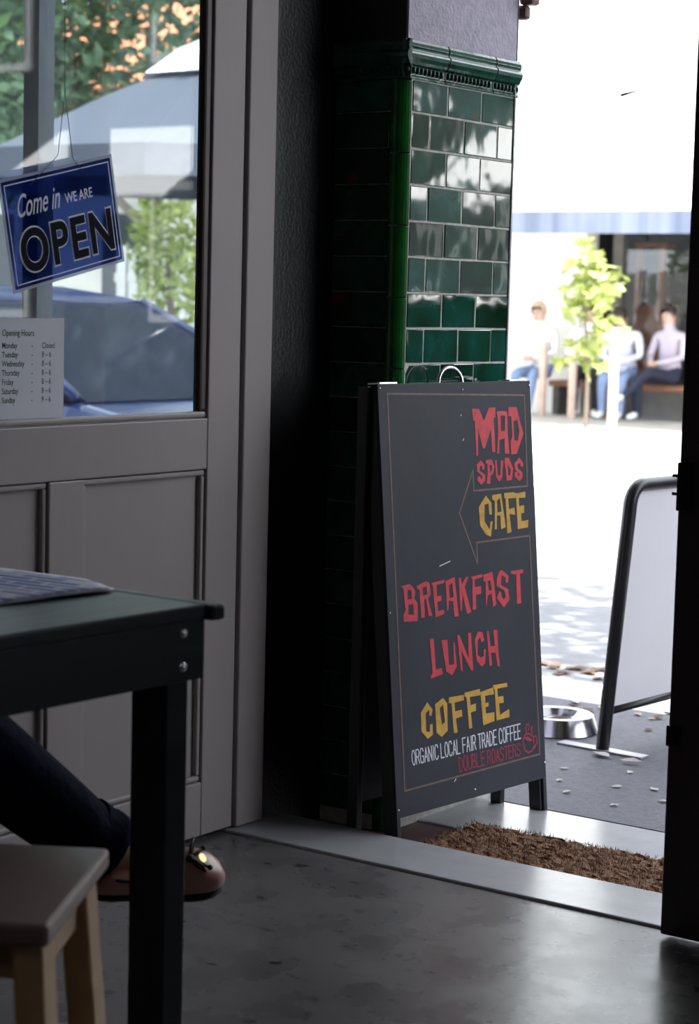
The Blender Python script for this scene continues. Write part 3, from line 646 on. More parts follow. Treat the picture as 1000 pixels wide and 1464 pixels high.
place_text('lettering', text_mesh('WE ARE', .1, .002), lambda x, y: OP(x, y, .0020), m_whiteprint, os_, (.172, .252, .143, .163))['label'] = 'white words WE ARE'
def rel(p): return (p[0]-2.7349, -.003, p[2]-1.4097)
mb = MB()
for L in ([(2.8184,0,1.4056),(2.8942,0,1.4681),(2.9118,0,1.5932)], [(2.9636,0,1.4417),(2.9354,0,1.4657),(2.9118,0,1.5932)], [(2.9118,0,1.5932),(2.9092,0,1.7663),(2.909,0,2.215)]):
    mb.tube([rel(p) for p in L], .0007, 5)
mb.build('string', m_string, os_)

hs = tag(empty('opening_hours_sheet', (2.735, 2.8385, .953)), 'white sheet printed with opening hours stuck to the door glass', 'notice')
box('sheet', 0, .227, -.001, 0, 0, .198, m_paper, hs)
HP = lambda x, y: (x, -.0014, y)
def htext(s, x, y, size, w=None):
    me = text_mesh(s, size, .0001); xs = [v.co.x for v in me.vertices]; k = .80
    for v in me.vertices: v.co.x *= k; v.co.x += x; v.co.y += y
    place_text('lettering', me, HP, m_ink, hs)
htext('Opening Hours', .0545, .163, .0175)
days = ['Monday', 'Tuesday', 'Wednesday', 'Thursday', 'Friday', 'Saturday', 'Sunday']; hrs = ['Closed'] + ['8 – 6']*5 + ['9 – 6']
for k, (d, h) in enumerate(zip(days, hrs)):
    y = .139 - k*.0178
    htext(d, .0545, y, .0160); htext('-', .135, y, .0160); htext(h, .164, y, .0160)

# ------------------------------------------------------------------ people
def skin_body(name, verts, edges, root, mats, emat, parent, sub=2):
    """one continuous body: verts {key:(co,rx,ry)}, edges [(a,b,matindex)]"""
    keys = list(verts); idx = {k: i for i, k in enumerate(keys)}
    me = bpy.data.meshes.new(name); me.from_pydata([verts[k][0] for k in keys], [(idx[a], idx[b]) for a, b, _ in edges], []); me.update()
    o = bpy.data.objects.new(name, me); COL.objects.link(o)
    md = o.modifiers.new('skin', 'SKIN'); md.use_smooth_shade = True
    sv = me.skin_vertices[0].data
    for k in keys:
        r = verts[k][1]; sv[idx[k]].radius = (r, verts[k][2] if len(verts[k]) > 2 else r); sv[idx[k]].use_root = (k == root)
    ss = o.modifiers.new('sub', 'SUBSURF'); ss.levels = sub; ss.render_levels = sub
    dg = bpy.context.evaluated_depsgraph_get(); m2 = bpy.data.meshes.new_from_object(o.evaluated_get(dg))
    bpy.data.objects.remove(o); m2.name = name
    m2.materials.clear()
    for m in mats: m2.materials.append(m)
    segs = [(Vector(verts[a][0]), Vector(verts[b][0]), mi, (verts[a][1]+verts[b][1])/2) for a, b, mi in edges]
    for p in m2.polygons:
        best = None
        for A, B, mi, r in segs:
            ab = B-A; t = max(0, min(1, (p.center-A).dot(ab)/max(ab.length_squared, 1e-9))); d = (p.center-(A+ab*t)).length - r
            if best is None or d < best[0]: best = (d, mi)
        p.material_index = best[1]; p.use_smooth = True
    b = bpy.data.objects.new(name, m2); COL.objects.link(b); b.parent = parent
    return b

def head_parts(body, hc, face, hairmat, r=.098, long=False):
    """hair, eyes, mouth and ears around a head centre; face = unit vector the face looks along"""
    f = Vector(face).normalized(); s = f.cross(Vector((0,0,1))).normalized(); up = s.cross(f)
    hc = Vector(hc)
    mb = MB(); n, m = 14, 9; vs = []; fs = []
    for i in range(m+1):
        t = math.pi*(.0 + (.62 if not long else .80)*i/m)
        for k in range(n):
            a = 2*math.pi*k/n; ff = math.cos(a)
            rr = r*(1.16 if ff < .35 else 1.06)
            tt = t if ff < .35 else t*.52
            p = hc + up*(.02+rr*1.12*math.cos(tt)) + f*(rr*1.06*math.sin(tt)*ff) + s*(rr*math.sin(tt)*math.sin(a))
            vs.append(p)
    for i in range(m):
        for k in range(n): fs.append((i*n+k, (i+1)*n+k, (i+1)*n+(k+1) % n, i*n+(k+1) % n))
    mb.add(vs, fs).build('hair', hairmat, body, smooth=True)
    for sg_ in (-1, 1):
        MB().ball(hc + f*r*.90 + s*sg_*r*.38 + up*.0, .0085, n=8, m=6).build('eye', m_ink, body, smooth=True)
        MB().ball(hc + s*sg_*r*.98 - up*.01, .012, .02, .028, 8, 6).build('ear', m_skin, body, smooth=True)
    MB().ball(hc + f*r*.96 - up*.026, .010, .010, .018, 8, 6).build('nose', m_skin, body, smooth=True)
    mo = hc + f*r*.93 - up*.062
    MB().tube([mo - s*.026, mo + f*.006, mo + s*.026], .005, 6).build('mouth', M('lips', (.35,.12,.11), .5), body, smooth=True)

m_hair = M('dark brown hair', (.02,.012,.01), .5, var=.3, scale=30)
m_top = M('charcoal knit top', (.05,.05,.055), .9)

def hand(verts, edges, key, wrist, d, up, mi, size=.085):
    """palm plus five bent fingers rooted in the palm"""
    d = Vector(d).normalized(); up = Vector(up).normalized(); s = d.cross(up).normalized(); w = Vector(wrist)
    pk = key+'p'; verts[pk] = (tuple(w + d*size*.75), .026, .016); edges.append((key, pk, mi))
    for i, (o, l) in enumerate(((-.030,.062),(-.010,.074),(.010,.070),(.028,.055))):
        a = w + d*size*1.05 + s*o; b = a + d*l*.6 - up*.008; c = b + d*l*.4 - up*.018
        verts[f'{pk}{i}a'] = (tuple(a), .009); verts[f'{pk}{i}b'] = (tuple(b), .0085); verts[f'{pk}{i}c'] = (tuple(c), .0075)
        edges += [(pk, f'{pk}{i}a', mi), (f'{pk}{i}a', f'{pk}{i}b', mi), (f'{pk}{i}b', f'{pk}{i}c', mi)]
    t1 = w + d*size*.5 + s*.034; t2 = t1 + d*.035 + s*.016
    verts[pk+'t1'] = (tuple(t1), .011); verts[pk+'t2'] = (tuple(t2), .009)
    edges += [(pk, pk+'t1', mi), (pk+'t1', pk+'t2', mi)]

# seated woman: her crossed leg reaches out under the table
pw = tag(empty('person', (1.93, 2.66, -.006)), 'seated person in dark navy jeans and tan ballet flat behind the table', 'person')
pw.location = (0, 0, 0)
V = {'pel': ((1.94,2.655,.55), .125, .10), 'wa': ((1.94,2.65,.72), .115, .085), 'ch': ((1.95,2.64,.93), .14, .09), 'nk': ((1.955,2.63,1.10), .05), 'nk2': ((1.96,2.62,1.16), .046),
     'hd': ((1.965,2.595,1.24), .082, .092), 'hd2': ((1.97,2.585,1.31), .075, .085),
     'hl': ((2.02,2.61,.55), .10), 'kl': ((2.175,2.365,.552), .072), 'c1': ((2.280,2.338,.442), .080), 'c2': ((2.380,2.300,.350), .074), 'al': ((2.462,2.278,.284), .063),
     'hr': ((1.86,2.60,.54), .10), 'kr': ((1.84,2.32,.50), .07), 'cr': ((1.845,2.36,.30), .062), 'ar': ((1.85,2.40,.09), .045), 'fr': ((1.86,2.33,.035), .030), 'tr': ((1.865,2.27,.028), .020),
     'sl': ((2.11,2.63,1.02), .056), 'el': ((2.16,2.50,.83), .042), 'wl': ((2.06,2.40,.800), .028),
     'sr': ((1.79,2.64,1.02), .056), 'er': ((1.74,2.52,.82), .042), 'wr': ((1.86,2.42,.800), .028)}
E_ = [('pel','wa',1),('wa','ch',1),('ch','nk',1),('nk','nk2',2),('nk2','hd',2),('hd','hd2',2),
      ('pel','hl',0),('hl','kl',0),('kl','c1',0),('c1','c2',0),('c2','al',0),
      ('pel','hr',0),('hr','kr',0),('kr','cr',0),('cr','ar',0),('ar','fr',2),('fr','tr',2),
      ('ch','sl',1),('sl','el',1),('el','wl',1),('ch','sr',1),('sr','er',1),('er','wr',1)]
V['an2'] = ((2.505,2.266,.262), .034); V['mid'] = ((2.548,2.241,.222), .024); E_ += [('al','an2',2),('an2','mid',2)]
hand(V, E_, 'wl', V['wl'][0], (-.55,-.8,-.05), (0,0,1), 2, .07); hand(V, E_, 'wr', V['wr'][0], (.3,-.9,-.05), (0,0,1), 2, .07)
wb = skin_body('body', V, E_, 'pel', [m_jeans, m_top, m_skin], None, pw)
head_parts(wb, (1.965,2.585,1.255), (.1,-1,-.15), m_hair, .088, True)
# jeans hem
hd_ = Vector((.77,-.14,-.62)).normalized(); hx = hd_.cross(Vector((0,0,1))).normalized(); hy = hd_.cross(hx)
rings = []
for t, r in ((-.030,.060),(.010,.0605),(.012,.063),(.026,.063),(.030,.060),(.022,.048)):
    c = Vector((2.462,2.278,.284)) + hd_*t
    rings.append([c + (hx*math.cos(a)*.92 + hy*math.sin(a)*1.08)*r for a in [2*math.pi*k/20 for k in range(20)]])
MB().loft(rings, caps=False).build('trouser_hem', m_jeans, pw, smooth=True)
# ballet flat
sh = empty('ballet_flat', (0,0,0), parent=pw)
ha, ta = Vector((2.472,2.290,.195)), Vector((2.670,2.166,.190))
fd = (ta-ha).normalized(); fs_ = fd.cross(Vector((0,0,1))).normalized(); fu = fs_.cross(fd); fu, fs_ = fu*.87+fs_*.5, fs_*.87-fu*.5; FL = (ta-ha).length
prof = [(0,.012,.040),(.03,.026,.050),(.12,.031,.050),(.30,.032,.042),(.50,.036,.040),(.60,.041,.052),(.70,.044,.058),(.80,.043,.055),(.89,.037,.048),(.96,.025,.036),(1.0,.009,.020)]
def ring(t, w, h, z0=0.0, n=16):
    c = ha + fd*t*FL; out = []
    for k in range(n):
        a = 2*math.pi*k/n; x = math.cos(a); y = math.sin(a)
        xx = math.copysign(abs(x)**.7, x)*w; yy = h*(.5+.5*math.copysign(abs(y)**.75, y))
        out.append(c + fs_*xx + fu*(yy+z0))
    return out
MB().loft([ring(*p) for p in prof]).build('upper', m_shoe, sh, smooth=True)
MB().loft([ring(t, w+.0015, .007, -.004) for t, w, h in prof]).build('sole', m_blk, sh, smooth=True)
op = [ha + fd*FL*(.34+.30*math.cos(a)) + fs_*(.033*math.sin(a)) + fu*(.046 + .006*math.cos(a)) for a in [2*math.pi*k/24 for k in range(25)]]
MB().tube(op, .003, 6, caps=False).build('piping', m_blk, sh, smooth=True)
bc = ha + fd*FL*.70 + fu*.058
def bp_(a, b, c): return bc + fd*a + fs_*b + fu*c
bow = MB().ball(bc, .008, n=10, m=8)
for sgn in (-1, 1):
    bow.tube([bp_(0,0,0), bp_(.004,sgn*.018,.012), bp_(.012,sgn*.034,.014), bp_(.016,sgn*.036,.006), bp_(.010,sgn*.022,.001), bp_(0,0,0)], .0026, 6)
    bow.tube([bp_(0,0,0), bp_(.014,sgn*.012,.001), bp_(.028,sgn*.022,.0)], .0026, 6); bow.ball(bp_(.030,sgn*.023,0), .0048, n=8, m=6)
bow.build('bow', m_blk, sh, smooth=True)
dc = bc + fd*.020 + fs_*.004 + fu*.004; dn = (fd*.45 + fs_*.30 + fu*.85).normalized(); dx = dn.cross(fd).normalized(); dy = dn.cross(dx)
MB().loft([[dc + dn*h + (dx*math.cos(a)+dy*math.sin(a))*.0085 for a in [2*math.pi*k/20 for k in range(20)]] for h in (0, .0015)]).build('charm', m_gold, sh)
sh2 = copy_tree(sh, pw)        # the other shoe, flat on the floor
sh2.matrix_local = Matrix.Translation((1.862, 2.33, .012)) @ Matrix.Rotation(math.radians(-58), 4, 'Z') @ Matrix.Rotation(math.radians(30), 4, fd) @ Matrix.Translation(-(ha+ta)/2)
bn = tag(empty('bench', (1.94, 2.64, -.006)), 'dark wooden bench along the glazed door under the seated person', 'bench')
box('seat', -.35, .25, -.14, .165, .385, .42, m_tablew, bn, bevel=.004)
for x in (-.32, .20):
    for y in (-.12, .13): box('leg', x-.02, x+.02, y-.02, y+.02, 0, .384, m_tablew, bn, bevel=.002)

# ------------------------------------------------------------------ footpath: white frame sign, dog bowl, leaves
m_panelw = M('white sign panel', (.72,.70,.74), .5, var=.04, scale=3)
m_flat = M('galvanised flat steel', (.42,.41,.44), .45, metal=.5)
wsn = tag(empty('pavement_sign', (5.03, 2.695, -.058)), 'white panel sign in a black rounded tube frame on the footpath', 'sign')
def WP(u, s): return (u*math.cos(-.02), -.085*s + u*math.sin(-.02), s)
U1, S1 = .62, .765
path = [WP(0, .006), WP(0, S1-.05)] + [WP(.05-.05*math.cos(t), S1-.05+.05*math.sin(t)) for t in (.3,.6,.9,1.2,1.57)] + [WP(U1-.05, S1)] + [WP(U1-.05+.05*math.sin(t), S1-.05+.05*math.cos(t)) for t in (.4,.8,1.2,1.57)] + [WP(U1, .006)]
MB().tube(path, .0195, 12).build('tube_frame', m_bframe, wsn, smooth=True)
MB().tube([WP(.012,.115), WP(U1-.012,.115)], .012, 10).build('cross_bar', m_bframe, wsn, smooth=True)
def wq(u0,u1,s0,s1,t):
    a = [WP(u0,s0),WP(u1,s0),WP(u1,s1),WP(u0,s1)]; return [(x,y-t,z) for x,y,z in a] + [(x,y+t,z) for x,y,z in a]
MB().hexa(wq(.014,U1-.014,.125,S1-.014,.003)).build('panel', m_panelw, wsn)
for u in (0, U1):
    MB().box(u-.022, u+.022, -.14, .14, .001, .006).build('foot_bar', m_flat, wsn)
wsn.rotation_euler = (0,0,-.05)

bw = tag(empty('dog_bowl', (5.185, 2.935, -.058)), 'shiny steel dog bowl on the asphalt footpath', 'bowl')
MB().lathe([(.122,.0),(.128,.003)], (0,0,0), 40).lathe([(.128,.003),(.110,.050)], (0,0,0), 40).lathe([(.110,.050),(.108,.0525),(.092,.0525),(.089,.050)], (0,0,0), 40).lathe([(.089,.050),(.076,.012),(.0,.010)], (0,0,0), 40).build('bowl', m_steel, bw, smooth=True)
m_kib = M('brown water film', (.10,.06,.04), .1)
MB().lathe([(.0,.026),(.0805,.026)], (0,0,0), 30).build('water', m_kib, bw)

m_lf = [M('dry pale leaf', (.50,.47,.46), .8), M('dry brown leaf', (.11,.06,.035), .8), M('dry tan leaf', (.45,.33,.22), .8)]
rl_ = random.Random(11)
def leaf(x, y, z, size, mat, label, group):
    c = [(-.5,0),(-.2,.24),(.1,.28),(.5,0),(.1,-.26),(-.2,-.22)]
    vs = [(a*size, b*size, .002+abs(b)*size*.5*rl_.uniform(.3,1)+ .12*size*abs(a)) for a, b in c] + [(0,0,.002)]
    vs2 = [(a, b, h+.0008) for a, b, h in vs]
    fs = [(6,i,(i+1) % 6) for i in range(6)] + [(13,7+(i+1) % 6,7+i) for i in range(6)] + [(i,7+i,7+(i+1) % 6,(i+1) % 6) for i in range(6)]
    o = MB().add(vs+vs2, fs).build('fallen_leaf', mat); o.location = (x, y, z); o.rotation_euler = (0, 0, rl_.uniform(0,6.28))
    return tag(o, label, 'leaf', group)
leaf(4.96, 2.66, -.058, .075, m_lf[0], 'large curled pale leaf against the foot of the white sign', None)
leaf(4.93, 2.55, -.053, .06, m_lf[0], 'pale leaf lying on the steel foot bar of the white sign', None)
for x, y in ((4.83,2.50),(4.75,2.66),(4.62,2.60),(4.66,2.45),(4.52,2.52),(4.60,2.28),(4.70,2.36),(4.48,2.36),(4.88,2.32),(5.0,2.40),(4.42,2.66)):
    leaf(x, y, -.058, rl_.uniform(.018,.036), m_lf[0], 'tiny pale leaf scrap scattered on the dark footpath', 'leaf scraps on the footpath')
for k in range(26):
    y = rl_.uniform(2.5, 3.6)
    leaf(rl_.uniform(5.30,5.60), y, -.058, rl_.uniform(.03,.07), rl_.choice(m_lf), 'dry leaf lying on the footpath just before the kerb', 'dry leaves beside the kerb')
for k in range(40):
    leaf(rl_.uniform(6.50,6.72), rl_.uniform(3.15,4.05), -.17, rl_.uniform(.05,.09), rl_.choice(m_lf[1:2]), 'dry leaf lying in the road gutter beyond the kerb', 'dry leaves in the gutter')
hl = tag(empty('hanging_leaf', (4.6, 2.47, 1.736)), 'small brown scrap dangling on a thread in the bright doorway', 'leaf')
MB().hexa([(-.004,.012,-.004),(.004,.012,-.004),(.002,-.028,.006),(-.002,-.028,.006),(-.004,.012,.001),(.004,.012,.001),(.002,-.030,.008),(-.002,-.030,.008)]).build('scrap', m_lf[1], hl)
MB().tube([(0,.0,0),(.05,.015,.9),(.06,.02,1.36)], .0005, 4).build('thread', m_string, hl)

# ------------------------------------------------------------------ parked car
m_car = M('dark blue car paint', (.006,.010,.035), .2, var=.1, spec=.3)
m_carg = M('tinted car glass', (.008,.010,.016), .06, spec=.03)
m_rub = M('tyre rubber', (.015,.015,.015), .8)
cr = tag(empty('car', (7.25, 7.1, -.17)), 'dark blue car parked at the kerb behind the door glass', 'car')
def car_ring(y, w, z0, z1, b=.12):
    return [(-w,y,z0+b),(-w+.06,y,z0),(w-.06,y,z0),(w,y,z0+b),(w,y,z1-b),(w-.10,y,z1),(-w+.10,y,z1),(-w,y,z1-b)]
MB().loft([car_ring(-2.15,.62,.30,.62), car_ring(-2.05,.76,.22,.70), car_ring(-1.5,.85,.20,.80), car_ring(-.95,.87,.20,.90), car_ring(0,.88,.20,.93), car_ring(1.4,.87,.20,.94), car_ring(1.95,.80,.22,.92), car_ring(2.1,.68,.34,.80)]).build('body', m_car, cr, bevel=.03, smooth=False)
def gh(y, w, z): return [(-w,y,z),(w,y,z)]
roof = [(-.15,.58,1.34),(.3,.60,1.385),(.9,.60,1.38),(1.35,.56,1.32)]
base = [(-1.0,.74,.90),(-.3,.78,.93),(.9,.78,.93),(1.75,.70,.93)]
MB().loft([[(-w,y,z-.03),(-w,y,z),(-w+.15,y,z+.022),(w-.15,y,z+.022),(w,y,z),(w,y,z-.03)] for y, w, z in roof]).build('roof', m_car, cr, smooth=True)
MB().add([(-.74,-1.0,.90),(.74,-1.0,.90),(.575,-.15,1.33),(-.575,-.15,1.33),(-.73,-.99,.88),(.73,-.99,.88),(.57,-.13,1.31),(-.57,-.13,1.31)], [(0,1,2,3),(7,6,5,4),(0,4,5,1),(1,5,6,2),(2,6,7,3),(3,7,4,0)]).build('windscreen', m_carg, cr)
MB().add([(-.70,1.75,.93),(.70,1.75,.93),(.555,1.35,1.31),(-.555,1.35,1.31),(-.69,1.72,.92),(.69,1.72,.92),(.55,1.32,1.30),(-.55,1.32,1.30)], [(0,1,2,3),(7,6,5,4),(0,4,5,1),(1,5,6,2),(2,6,7,3),(3,7,4,0)]).build('rear_window', m_carg, cr)
for s in (-1, 1):
    MB().add([(s*.78,-.90,.92),(s*.79,.35,.93),(s*.60,.35,1.365),(s*.58,-.12,1.33),(s*.75,-.88,.92),(s*.76,.35,.93),(s*.57,.35,1.365),(s*.55,-.12,1.33)], [(0,1,2,3),(7,6,5,4),(0,4,5,1),(1,5,6,2),(2,6,7,3),(3,7,4,0)]).build('side_window', m_carg, cr)
    MB().add([(s*.79,.40,.93),(s*.72,1.65,.93),(s*.56,1.32,1.31),(s*.60,.40,1.365),(s*.76,.40,.93),(s*.69,1.65,.93),(s*.53,1.32,1.31),(s*.57,.40,1.365)], [(0,1,2,3),(7,6,5,4),(0,4,5,1),(1,5,6,2),(2,6,7,3),(3,7,4,0)]).build('side_window', m_carg, cr)
    MB().tube([(s*.77,-.97,.91),(s*.585,-.14,1.335)], .028, 8).build('pillar', m_car, cr, smooth=True)
    MB().tube([(s*.79,.375,.93),(s*.60,.375,1.36)], .025, 8).build('pillar', m_bframe, cr, smooth=True)
    mi = MB().ball((s*.93,-.72,.96), .09, .05, .07, 12, 8).build('wing_mirror', m_car, cr, smooth=True)
    for y in (-1.30, 1.25):
        wh = MB().tube([(s*.66,y,.31),(s*.88,y,.31)], .31, 24).build('wheel', m_rub, cr); MB().tube([(s*.87,y,.31),(s*.89,y,.31)], .20, 20).build('hub', m_steel, wh)

c2_ = copy_tree(cr); c2_.location = (7.3, .3, -.17); tag(c2_, 'added dark blue car, out of view, that darkens the tile reflections', 'car')  # unseen second car, added to darken reflections in the lower tiles
# ------------------------------------------------------------------ trees, parasol, house seen through the glass
m_bark = M('grey bark', (.22,.18,.15), .9, bump=.5, bscale=12)
m_lA = leaf_mat('mid green leaves', (.04,.10,.03), (.14,.24,.07)); m_lB = leaf_mat('yellow green leaves', (.15,.21,.02), (.50,.55,.22))
m_lC = leaf_mat('blue green leaves', (.05,.11,.06), (.20,.30,.17))
def foliage(mb, c, r, n, size, rg):
    for _ in range(n):
        while True:
            p = Vector((rg.uniform(-1,1), rg.uniform(-1,1), rg.uniform(-1,1)))
            if .15 < p.length < 1: break
        q = Vector(c) + Vector((p.x*r[0], p.y*r[1], p.z*r[2]))
        a = Vector((rg.uniform(-1,1), rg.uniform(-1,1), rg.uniform(-.7,.7))).normalized(); b = a.cross(Vector((rg.uniform(-1,1), rg.uniform(-1,1), rg.uniform(-1,1)))).normalized()
        l = size*rg.uniform(.6,1.3)
        mb.add([q-a*l*.5, q+b*l*.22, q+a*l*.5, q-b*l*.22], [(0,1,2,3)])
    return mb
def tree(name, label, x, y, h, crowns, n, size, mat, seed, trunk=.12):
    rg = random.Random(seed); t = tag(empty(name, (x, y, -.058)), label, 'tree' if 'tree' in name else 'shrub')
    tb_ = MB().tube([(0,0,0),(.05,.02,h*.4),(-.03,.06,h*.75)], [trunk, trunk*.75, trunk*.45], 8)
    for c, r in crowns: tb_.tube([(0,.03,h*.35), (c[0]*.5, c[1]*.5, (h*.35+c[2])/2), c], [trunk*.5, trunk*.35, trunk*.12], 6)
    tb_.build('trunk', m_bark, t, smooth=True)
    mb = MB()
    for c, r in crowns: foliage(mb, c, r, n, size, rg)
    f = mb.build('foliage', mat, t); f['kind'] = 'stuff'
    return t
tree('street_tree', 'tall bushy green tree standing behind the grey parasol', 16.6, 14.6, 5.5, [((0,0,4.3),(1.6,1.6,1.6)),((-1.0,1.0,3.3),(1.2,1.2,1.1)),((.8,-1.2,3.4),(1.2,1.2,1.1)),((-.9,-.7,5.2),(1.3,1.3,1.1))], 2200, .20, m_lC, 1)
tree('street_tree', 'leafy green tree at the left of the door glass', 15.0, 17.2, 5.5, [((0,0,3.6),(1.7,1.7,1.7)),((.6,-1.6,4.6),(1.4,1.4,1.3)),((0,1.2,2.6),(1.3,1.3,1.3))], 2200, .20, m_lA, 2)
tree('street_tree', 'dark green tree beside the orange tiled roof', 17.4, 19.9, 6.5, [((0,0,5.2),(1.8,1.8,1.6)),((.5,-1.2,3.6),(1.3,1.3,1.2)),((-.6,1.2,3.2),(1.6,1.6,1.4))], 1800, .22, m_lA, 5)
tree('street_tree', 'kerbside tree shading the road in front of the cafe', 5.80, .2, 6.0, [((.9,.7,5.2),(1.1,1.3,.8)),((1.6,1.5,4.6),(1.0,1.1,.7)),((.6,-.6,5.6),(1.2,1.2,.8))], 420, .22, m_lA, 21, .1)
tree('street_tree', 'tall plane tree reflected in the windscreen of the parked car', 14.4, 10.0, 7.5, [((0,.2,6.6),(2.1,2.1,1.7)),((.6,2.2,6.4),(1.8,1.8,1.5)),((-.4,-1.8,6.9),(1.8,1.8,1.5)),((1.5,.5,8.0),(2.0,2.2,1.5))], 1500, .30, m_lA, 31, .16)
tree('garden_shrub', 'yellow green climbing shrub below the grey parasol', 15.2, 13.1, 2.3, [((0,0,.9),(.35,.5,.9)),((.1,.2,1.8),(.35,.4,.6))], 700, .13, m_lB, 3, .04)
tree('garden_shrub', 'low green bush behind the blue car', 14.0, 13.0, 1.2, [((0,0,.6),(.6,.9,.5)),((0,1.2,.6),(.6,.8,.5))], 800, .12, m_lA, 4, .04)
m_canv = M('slate blue canvas', (.028,.034,.050), .85, var=.05, scale=3)
m_cap = M('white canvas cap', (.8,.8,.8), .8)
um = tag(empty('market_parasol', (13.35, 10.95, -.058)), 'large slate blue market parasol seen through the door glass', 'parasol')
MB().tube([(0,0,0),(0,0,3.35)], .03, 10).build('pole', m_steel, um, smooth=True)
MB().lathe([(0,0),(.35,0),(.35,.05),(.06,.08),(.05,.35)], (0,0,0), 20).build('base', m_rub, um)
n8 = 8; R8 = 2.05
def up8(r, z, n=8): return [(r*math.cos(2*math.pi*(k+.5)/n), r*math.sin(2*math.pi*(k+.5)/n), z) for k in range(n)]
cv = MB().loft([up8(R8,2.16), up8(R8,2.40), up8(R8*.55,2.86), up8(R8*.14,3.22)], caps=False).build('canopy', m_canv, um)
so = cv.modifiers.new('thickness', 'SOLIDIFY'); so.thickness = .01
MB().loft([up8(.75,3.08), up8(.45,3.30), up8(.05,3.48)], caps=True).build('vent_cap', m_cap, um)
for k in range(8):
    a = 2*math.pi*(k+.5)/8; MB().tube([(0,0,3.2),(R8*.97*math.cos(a),R8*.97*math.sin(a),2.38)], .014, 6).build('rib', m_flat, um, smooth=True)
m_bwall = M('white painted brick wall', (.62,.60,.57), .8, var=.06); m_terra = M('terracotta roof', (.45,.14,.06), .8, var=.2, scale=12)
m_win = M('dark window glass', (.02,.025,.03), .08)
hs2 = tag(empty('house', (22, 17.5, -.058)), 'pale house with terracotta roof behind the trees', 'house')
box('wall', -2, 4, -3, 5, 0, 4.0, m_bwall, hs2)
MB().add([(-2.6,-3.5,3.9),(4.6,-3.5,3.9),(4.6,5.5,3.9),(-2.6,5.5,3.9),(1,-.5,6.0),(1,2.5,6.0)], [(0,1,4),(1,2,5,4),(2,3,5),(3,0,4,5),(3,2,1,0)]).build('roof', m_terra, hs2)
for y in (-2, .5, 3): w_ = box('window', -2.05, -1.99, y-.5, y+.5, 1.0, 2.4, m_bwall, hs2); box('pane', -2.07, -2.051, y-.42, y+.42, 1.08, 2.32, m_win, w_)
pf = tag(empty('picket_fence', (16.4, 12.6, -.058)), 'white board fence behind the yellow green shrub', 'fence')
for k in range(14): box('picket', .0, .03, k*.17, k*.17+.13, .02, 1.75+.04*(k % 2), m_bwall, pf)
box('fence_rail', .031, .07, 0, 2.4, .4, .5, m_bwall, pf); box('fence_rail', .031, .07, 0, 2.4, 1.4, 1.5, m_bwall, pf)

# ------------------------------------------------------------------ cafe across the street
m_fwall = M('white rendered shop wall', (.80,.79,.77), .8, var=.03); m_awn = M('white awning canvas', (.82,.82,.83), .8, var=.03)
m_val = M('pale blue striped valance', (.10,.125,.19), .8, col2=(.22,.25,.34), scale=5, stretch=(1,1,.05))
m_dkint = M('dark shop interior', (.09,.085,.08), .7, var=.2); m_cab = M('red brown cabinet wood', (.20,.07,.03), .45, var=.2, stretch=(1,1,.3))
m_cnt = M('grey counter', (.30,.30,.29), .4); m_benchw = M('red brown bench wood', (.22,.10,.06), .5)
sb_ = tag(empty('shop_building', (21, 10, -.058)), 'white cafe building with dark open shop front across the street', 'building')
box('wall', 0, .3, 1.72, 3.2, 0, 6.5, m_fwall, sb_); box('wall', 0, .3, -8, 1.719, 2.62, 6.5, m_fwall, sb_); box('wall', 0, .3, -8, -2.6, 0, 2.619, m_fwall, sb_)
box('stall_riser', .02, .28, -2.59, 1.71, 0, .30, m_cnt, sb_)
box('interior_wall', 4, 4.1, -3, 3, 0, 3, m_dkint, sb_); box('interior_wall', .31, 4, 3.0, 3.1, 0, 3, m_dkint, sb_); box('interior_wall', .31, 4, -3.1, -3.0, 0, 3, m_dkint, sb_)
box('interior_ceiling', .31, 4.1, -3.1, 3.1, 3.0, 3.1, m_dkint, sb_)
box('post', .08, .20, 1.28, 1.40, .30, 2.61, m_dkint, sb_); box('pane', .14, .15, -2.58, 1.27, .31, 2.61, m_glass2, sb_)
box('interior_panel', 3.9, 3.98, -1.4, .9, 1.25, 2.2, m_cnt, sb_)
ab = tag(empty('shop_awning', (21, 10, 0)), 'white canvas awning over the cafe across the street', 'awning')
MB().add([(-.01,-8,3.15),(-.01,3.2,3.15),(-2.4,3.2,2.20),(-2.4,-8,2.20),(-.01,-8,3.12),(-.01,3.2,3.12),(-2.4,3.2,2.17),(-2.4,-8,2.17)], [(0,1,2,3),(7,6,5,4),(0,4,5,1),(1,5,6,2),(2,6,7,3),(3,7,4,0)]).build('canopy', m_awn, ab)
box('valance', -2.42, -2.402, -8, 3.2, 1.96, 2.19, m_val, ab)
cab = tag(empty('cabinet', (22.1, 11.45, -.058)), 'red brown wooden cabinet inside the far cafe', 'cabinet')
box('body', 0, .4, -.22, .22, 0, 1.30, m_cab, cab, bevel=.01); box('door', -.02, -.001, -.20, .20, .75, 1.26, m_cab, cab, bevel=.005); box('shelf_post', .0, .06, .12, .20, 1.301, 2.0, m_cab, cab); box('shelf_post', .0, .06, -.20, -.12, 1.301, 2.0, m_cab, cab)
box('shelf', 0, .3, -.22, .22, 2.001, 2.05, m_cab, cab)
ct = tag(empty('counter', (22.2, 9.9, -.058)), 'grey service counter inside the far cafe', 'counter')
box('counter_top', -.05, .7, -1.2, .8, 1.10, 1.16, m_cnt, ct); box('front', 0, .6, -1.15, .75, 0, 1.099, m_dkint, ct)
m_btl = M('pale glass bottle', (.5,.52,.5), .2); 
for k in range(6):
    b_ = MB().lathe([(0,0),(.04,0),(.04,.18),(.015,.24),(.015,.30),(0,.30)], (0,0,0), 12).build('bottle', m_btl, smooth=True); b_.location = (22.3, 9.2+k*.22, 1.102)
    tag(b_, 'pale bottle standing on the counter of the far cafe', 'bottle', 'bottles on the far counter')
